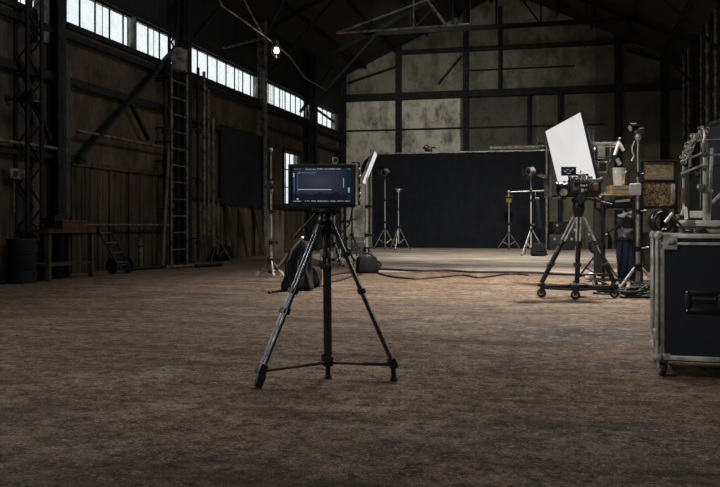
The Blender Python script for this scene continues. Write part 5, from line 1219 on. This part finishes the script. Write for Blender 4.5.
# hand trolley with rods
gt = G(88, 279.5); gx = XL + .95
t = thing('hand_trolley', 'low two-wheeled hand trolley parked against the boarded wall', 'trolley', V((gx, 18.3, 0)))
for y in (18.0, 18.75):
    b = MB(); b.lathe([(.03, -.03), (.15, -.03), (.19, -.02), (.19, .02), (.15, .03), (.03, .03)], (gx, y, .19), (.3, 1, 0), 20); b.build('wheel', 'rubber', t)
b = MB(); b.tube((gx, 18.0, .19), (gx, 18.75, .19), .02, n=8); b.build('axle', 'pipe', t)
for y in (18.12, 18.63): b = MB(); b.tube((gx + .12, y, .12), (gx - .45, y, 1.05), .022, n=8); b.build('side_rail', 'steel', t)
b = MB()
for k_ in range(4): s = .15 + .25 * k_; b.tube((gx + .12 - .57 * s, 18.12, .12 + .93 * s), (gx + .12 - .57 * s, 18.63, .12 + .93 * s), .016, n=8)
b.build('cross_bars', 'pipe', t); b = MB(); b.box((gx + .22, 18.375, .1), (.28, .5, .02), .004); b.build('toe_plate', 'steel', t)
rnd = random.Random(9)
for k_, (y, L_, lab) in enumerate([(19.3, 1.7, 'longest steel pipe lying by the boarded wall past the trolley'), (20.2, 1.3, 'middle steel pipe lying by the boarded wall past the trolley'), (21.1, 1.0, 'shortest steel pipe lying by the boarded wall past the trolley')]):
    b = MB(); x_ = XL + .75 + .45 * k_; b.tube((x_, y, .045), (x_ + .3, y + L_, .045), .045, n=10); b.lathe([(.055, 0), (.055, .06)], (x_, y, .045), V((.3, L_, 0)), 10); tag(b.build('steel_pipe', ['steel', 'pipe', 'steel'][k_]), lab, 'pipe')
t = thing('valve_stand', 'rusty pipe stub with a hand wheel by the boarded wall', 'valve', V((XL + .6, 20.0, 0)))
b = MB(); b.lathe([(.14, 0), (.14, .03), (.06, .04), (.06, .6), (.1, .62), (.1, .68), (.03, .7), (.03, .8)], (XL + .6, 20.0, 0), n=14); b.build('stub', 'pipe', t); b = MB(); b.torus((XL + .6, 20.0, .8), .16, .02, (0, 0, 1), 20, 6); b.tube((XL + .45, 20, .8), (XL + .75, 20, .8), .012, n=6); b.tube((XL + .6, 19.85, .8), (XL + .6, 20.15, .8), .012, n=6); b.build('hand_wheel', 'rust', t)
# loose boards and sticks against the far half of the wall
for k_, (px, h_, w_, ln, lab) in enumerate([(222, 1.95, .28, .35, 'pale board leaning on the boarded wall below the black drape, nearest the ladder'), (236, 1.7, .2, .3, 'narrow board leaning on the boarded wall under the middle of the black drape'), (251, 1.9, .34, .4, 'wide board leaning on the boarded wall below the far end of the black drape')]):
    y = onX(px, 230).y; b = MB(); b.bar((XL + .14 + ln, y, .03), (XL + .1, y + .08, h_), w_, .04, .004); b.v = [V((v.x, v.y, max(0.0, v.z))) for v in b.v]; tag(b.build('loose_board', 'plank', smooth=False), lab, 'board')
gs = G(197, 262); light_stand('light_stand', 'small rusty three-legged stand in the shade of the ladder', V((XL + .9, onX(197, 250).y - .45, 0)), 1.0, .42, .75, 'pipe', 'pipe', rot=.4, r=.02, nsec=2)
t = thing('tarp_heap', 'low heap of dark tarpaulin beside the small rusty stand', 'tarpaulin', V((XL + .5, 25.5, 0)))
o = soft(lump(Matrix.Translation(V((XL + .5, 25.5, 0))), (0, 0, .2), (.35, .42, .3)).build('folds', 'bag_cloth', t), 1); sculpt(o, .14, 4, 6)
for v in o.data.vertices: v.co.z = max(.003, v.co.z)

# ================================================================== BULB ON ITS WIRE
db = 22.0; bp_ = P(276, 46, db)
wire = [V((-8.1, 17.35, 9.62)), P(212, -14, 19.3), P(222, 6, 20), P(248, 24, 21), P(272, 41.5, db), P(290, 57, 23.5), P(305, 78, 27), onX(309, 92) + V((.9, -.4, 0))]
b = MB(); b.path(wire, .022, 6); tag(b.build('overhead_cable', 'pipe'), 'long overhead cable slanting down to the wall, carrying the lit bulb', 'cable')
t = thing('pendant_bulb', 'bare glowing bulb in a small cage hanging from the overhead cable', 'lamp', P(276, 42, db))
b = MB(); b.lathe([(.03, .2), (.09, .17), (.1, .02), (.08, 0)], bp_ - UP * .04, n=14); b.build('socket', 'black_metal', t)
c0 = P(276.5, 50.3, db); b = MB(); b.lathe([(.03, .12), (.04, .08), (.066, .02), (.07, -.03), (.05, -.075), (.005, -.085)], c0, n=16); b.build('bulb', 'bulb', t)
b = MB()
for k_ in range(5): a = 2 * PI * k_ / 5; dv = V((math.cos(a), math.sin(a), 0)); b.path([bp_ + dv * .1 - UP * .04, c0 + dv * .15, c0 + dv * .13 - UP * .1, c0 - UP * .19], .006, 5)
b.build('wire_cage', 'black_metal', t)
b = MB(); b.tube(P(272.5, 41.6, db), bp_ + UP * .12, .012, n=6); b.build('hook', 'black_metal', t)

GROUPS = dict(light_stand='lighting stands', stage_lamp='stage lamps', cable_coil='coiled black cables', sandbag='sandbags', loose_board='boards leaning on the wall', steel_pipe='steel pipes on the floor',
              control_box='control boxes on the cart', equipment_case='dark equipment cases', storage_cabinet='cabinets along the back wall', floor_cable='cables on the floor', camera_tripod='tripods')
for o in list(COL.objects):
    k_ = o.name.split('.')[0]
    if o.parent is None and k_ in GROUPS and 'label' in o: o['group'] = GROUPS[k_]

# ================================================================== LIGHT
w_ = bpy.data.worlds.new('overcast'); sc.world = w_; w_.use_nodes = True; nt = w_.node_tree
bg = nt.nodes['Background']; bg.inputs[0].default_value = (.86, .93, 1.0, 1); bg.inputs[1].default_value = 1.2
tcn = nt.nodes.new('ShaderNodeTexCoord'); nz = nt.nodes.new('ShaderNodeTexNoise'); nz.inputs['Scale'].default_value = 3.0; nt.links.new(tcn.outputs['Generated'], nz.inputs['Vector'])
cr = ramp(nt, nz.outputs['Fac'], [(.35, (.78, .86, .93, 1)), (.65, (.95, .98, 1.0, 1))]); nt.links.new(cr.outputs[0], bg.inputs[0])

def spot(name, loc, aim, power, col, size_deg, blend=1.0, rad=.5):
    l = bpy.data.lights.new(name, 'SPOT'); l.energy = power; l.color = col; l.spot_size = math.radians(size_deg); l.spot_blend = blend; l.shadow_soft_size = rad
    o = bpy.data.objects.new(name, l); COL.objects.link(o); o.location = loc; o.rotation_euler = (V(aim) - V(loc)).to_track_quat('-Z', 'Y').to_euler(); return o
spot('high_bay_backdrop', (-1.6, 27.5, 9.5), (-2.2, 32.5, 0), 9000, (1, .96, .88), 105, 1.0, .6)
spot('wall_wash_fill', (-6.5, 31.5, 9.0), (-6.5, 42.5, 5.0), 1450, (1, .98, .93), 95, 1.0, .6)  # added spot without a visible source, washes the back wall brighter
spot('high_bay_middle', (.8, 17.5, 9.2), (.2, 16.8, 0), 14500, (1, .93, .85), 95, 1.0, .6)
spot('high_bay_front', (-1.5, 9.0, 8.6), (-.6, 9.2, 0), 1500, (1, .93, .85), 80, 1.0, .6)
spot('case_fill_spot', (-6.0, 1.5, 6.5), P(690, 190, 6.8), 2700, (1, .97, .92), 22, .7, .4)  # added to brighten the road case and rig, no such lamp hangs there
spot('film_camera_fill_spot', (-5.5, 6.5, 8.0), P(622, 200, 15.0), 2900, (1, .97, .92), 32, .8, .4)  # extra spot put in to lift the film camera and board rack
spot('tripod_rim_spot', (3.4, 10.5, 6.5), P(326, 250, 6.2), 900, (1, .97, .92), 20, .9, .25)  # put in for rim highlights on the foreground tripod, no fixture behind it
def area(name, loc, aim, sx, sy, power, col):
    l = bpy.data.lights.new(name, 'AREA'); l.shape = 'RECTANGLE'; l.size = sx; l.size_y = sy; l.energy = power; l.color = col
    o = bpy.data.objects.new(name, l); COL.objects.link(o); o.location = loc; o.rotation_euler = (V(aim) - V(loc)).to_track_quat('-Z', 'Y').to_euler(); return o
area('overhead_fill_area', (-1.0, 17.5, 10.6), (-1.0, 17.5, 0), 4, 14, 700, (.93, .97, 1))  # added soft overhead fill, the roof has no opening here
area('front_fill_area', (-3.5, -4.6, 2.6), (-1, 12, 1.5), 6, 4.4, 130, (.95, .98, 1))  # added frontal fill behind the viewpoint, the front wall is closed
area('near_wall_rim_fill', (4.9, 7.6, 2.9), (-.5, 6.2, .9), 1.2, 2.4, 110, (1, .97, .93))  # unseen low area light added to draw highlights along the tripod tubes
area('window_side_rim_fill', (-9.0, 6.5, 3.4), (1, 6.8, 1.0), 1.6, 2.6, 200, (1, .98, .95))  # unseen side fill added for the tripod leg and road case face
l = bpy.data.lights.new('bulb_glow', 'POINT'); l.energy = 25; l.color = (1, .75, .45); l.shadow_soft_size = .1; o = bpy.data.objects.new('bulb_glow', l); COL.objects.link(o); o.location = c0 - UP * .25

# ================================================================== CAMERA
cam = bpy.data.cameras.new('camera'); co_ = bpy.data.objects.new('camera', cam); COL.objects.link(co_)
cam.sensor_fit = 'HORIZONTAL'; cam.sensor_width = 36; cam.lens = 36 * FPX / 720; cam.shift_y = -(243.5 - HOR) / 720
co_.location = EYE; co_.rotation_euler = (PI / 2, 0, YAW); cam.clip_end = 300; cam.clip_start = .05
sc.camera = co_
vs_ = sc.view_settings; vs_.view_transform = 'Standard'; vs_.look = 'None'; vs_.exposure = 0; vs_.gamma = 1; vs_.use_curve_mapping = False
sc.cycles.use_denoising = True
sc.cycles.max_bounces = 8; sc.cycles.transparent_max_bounces = 12
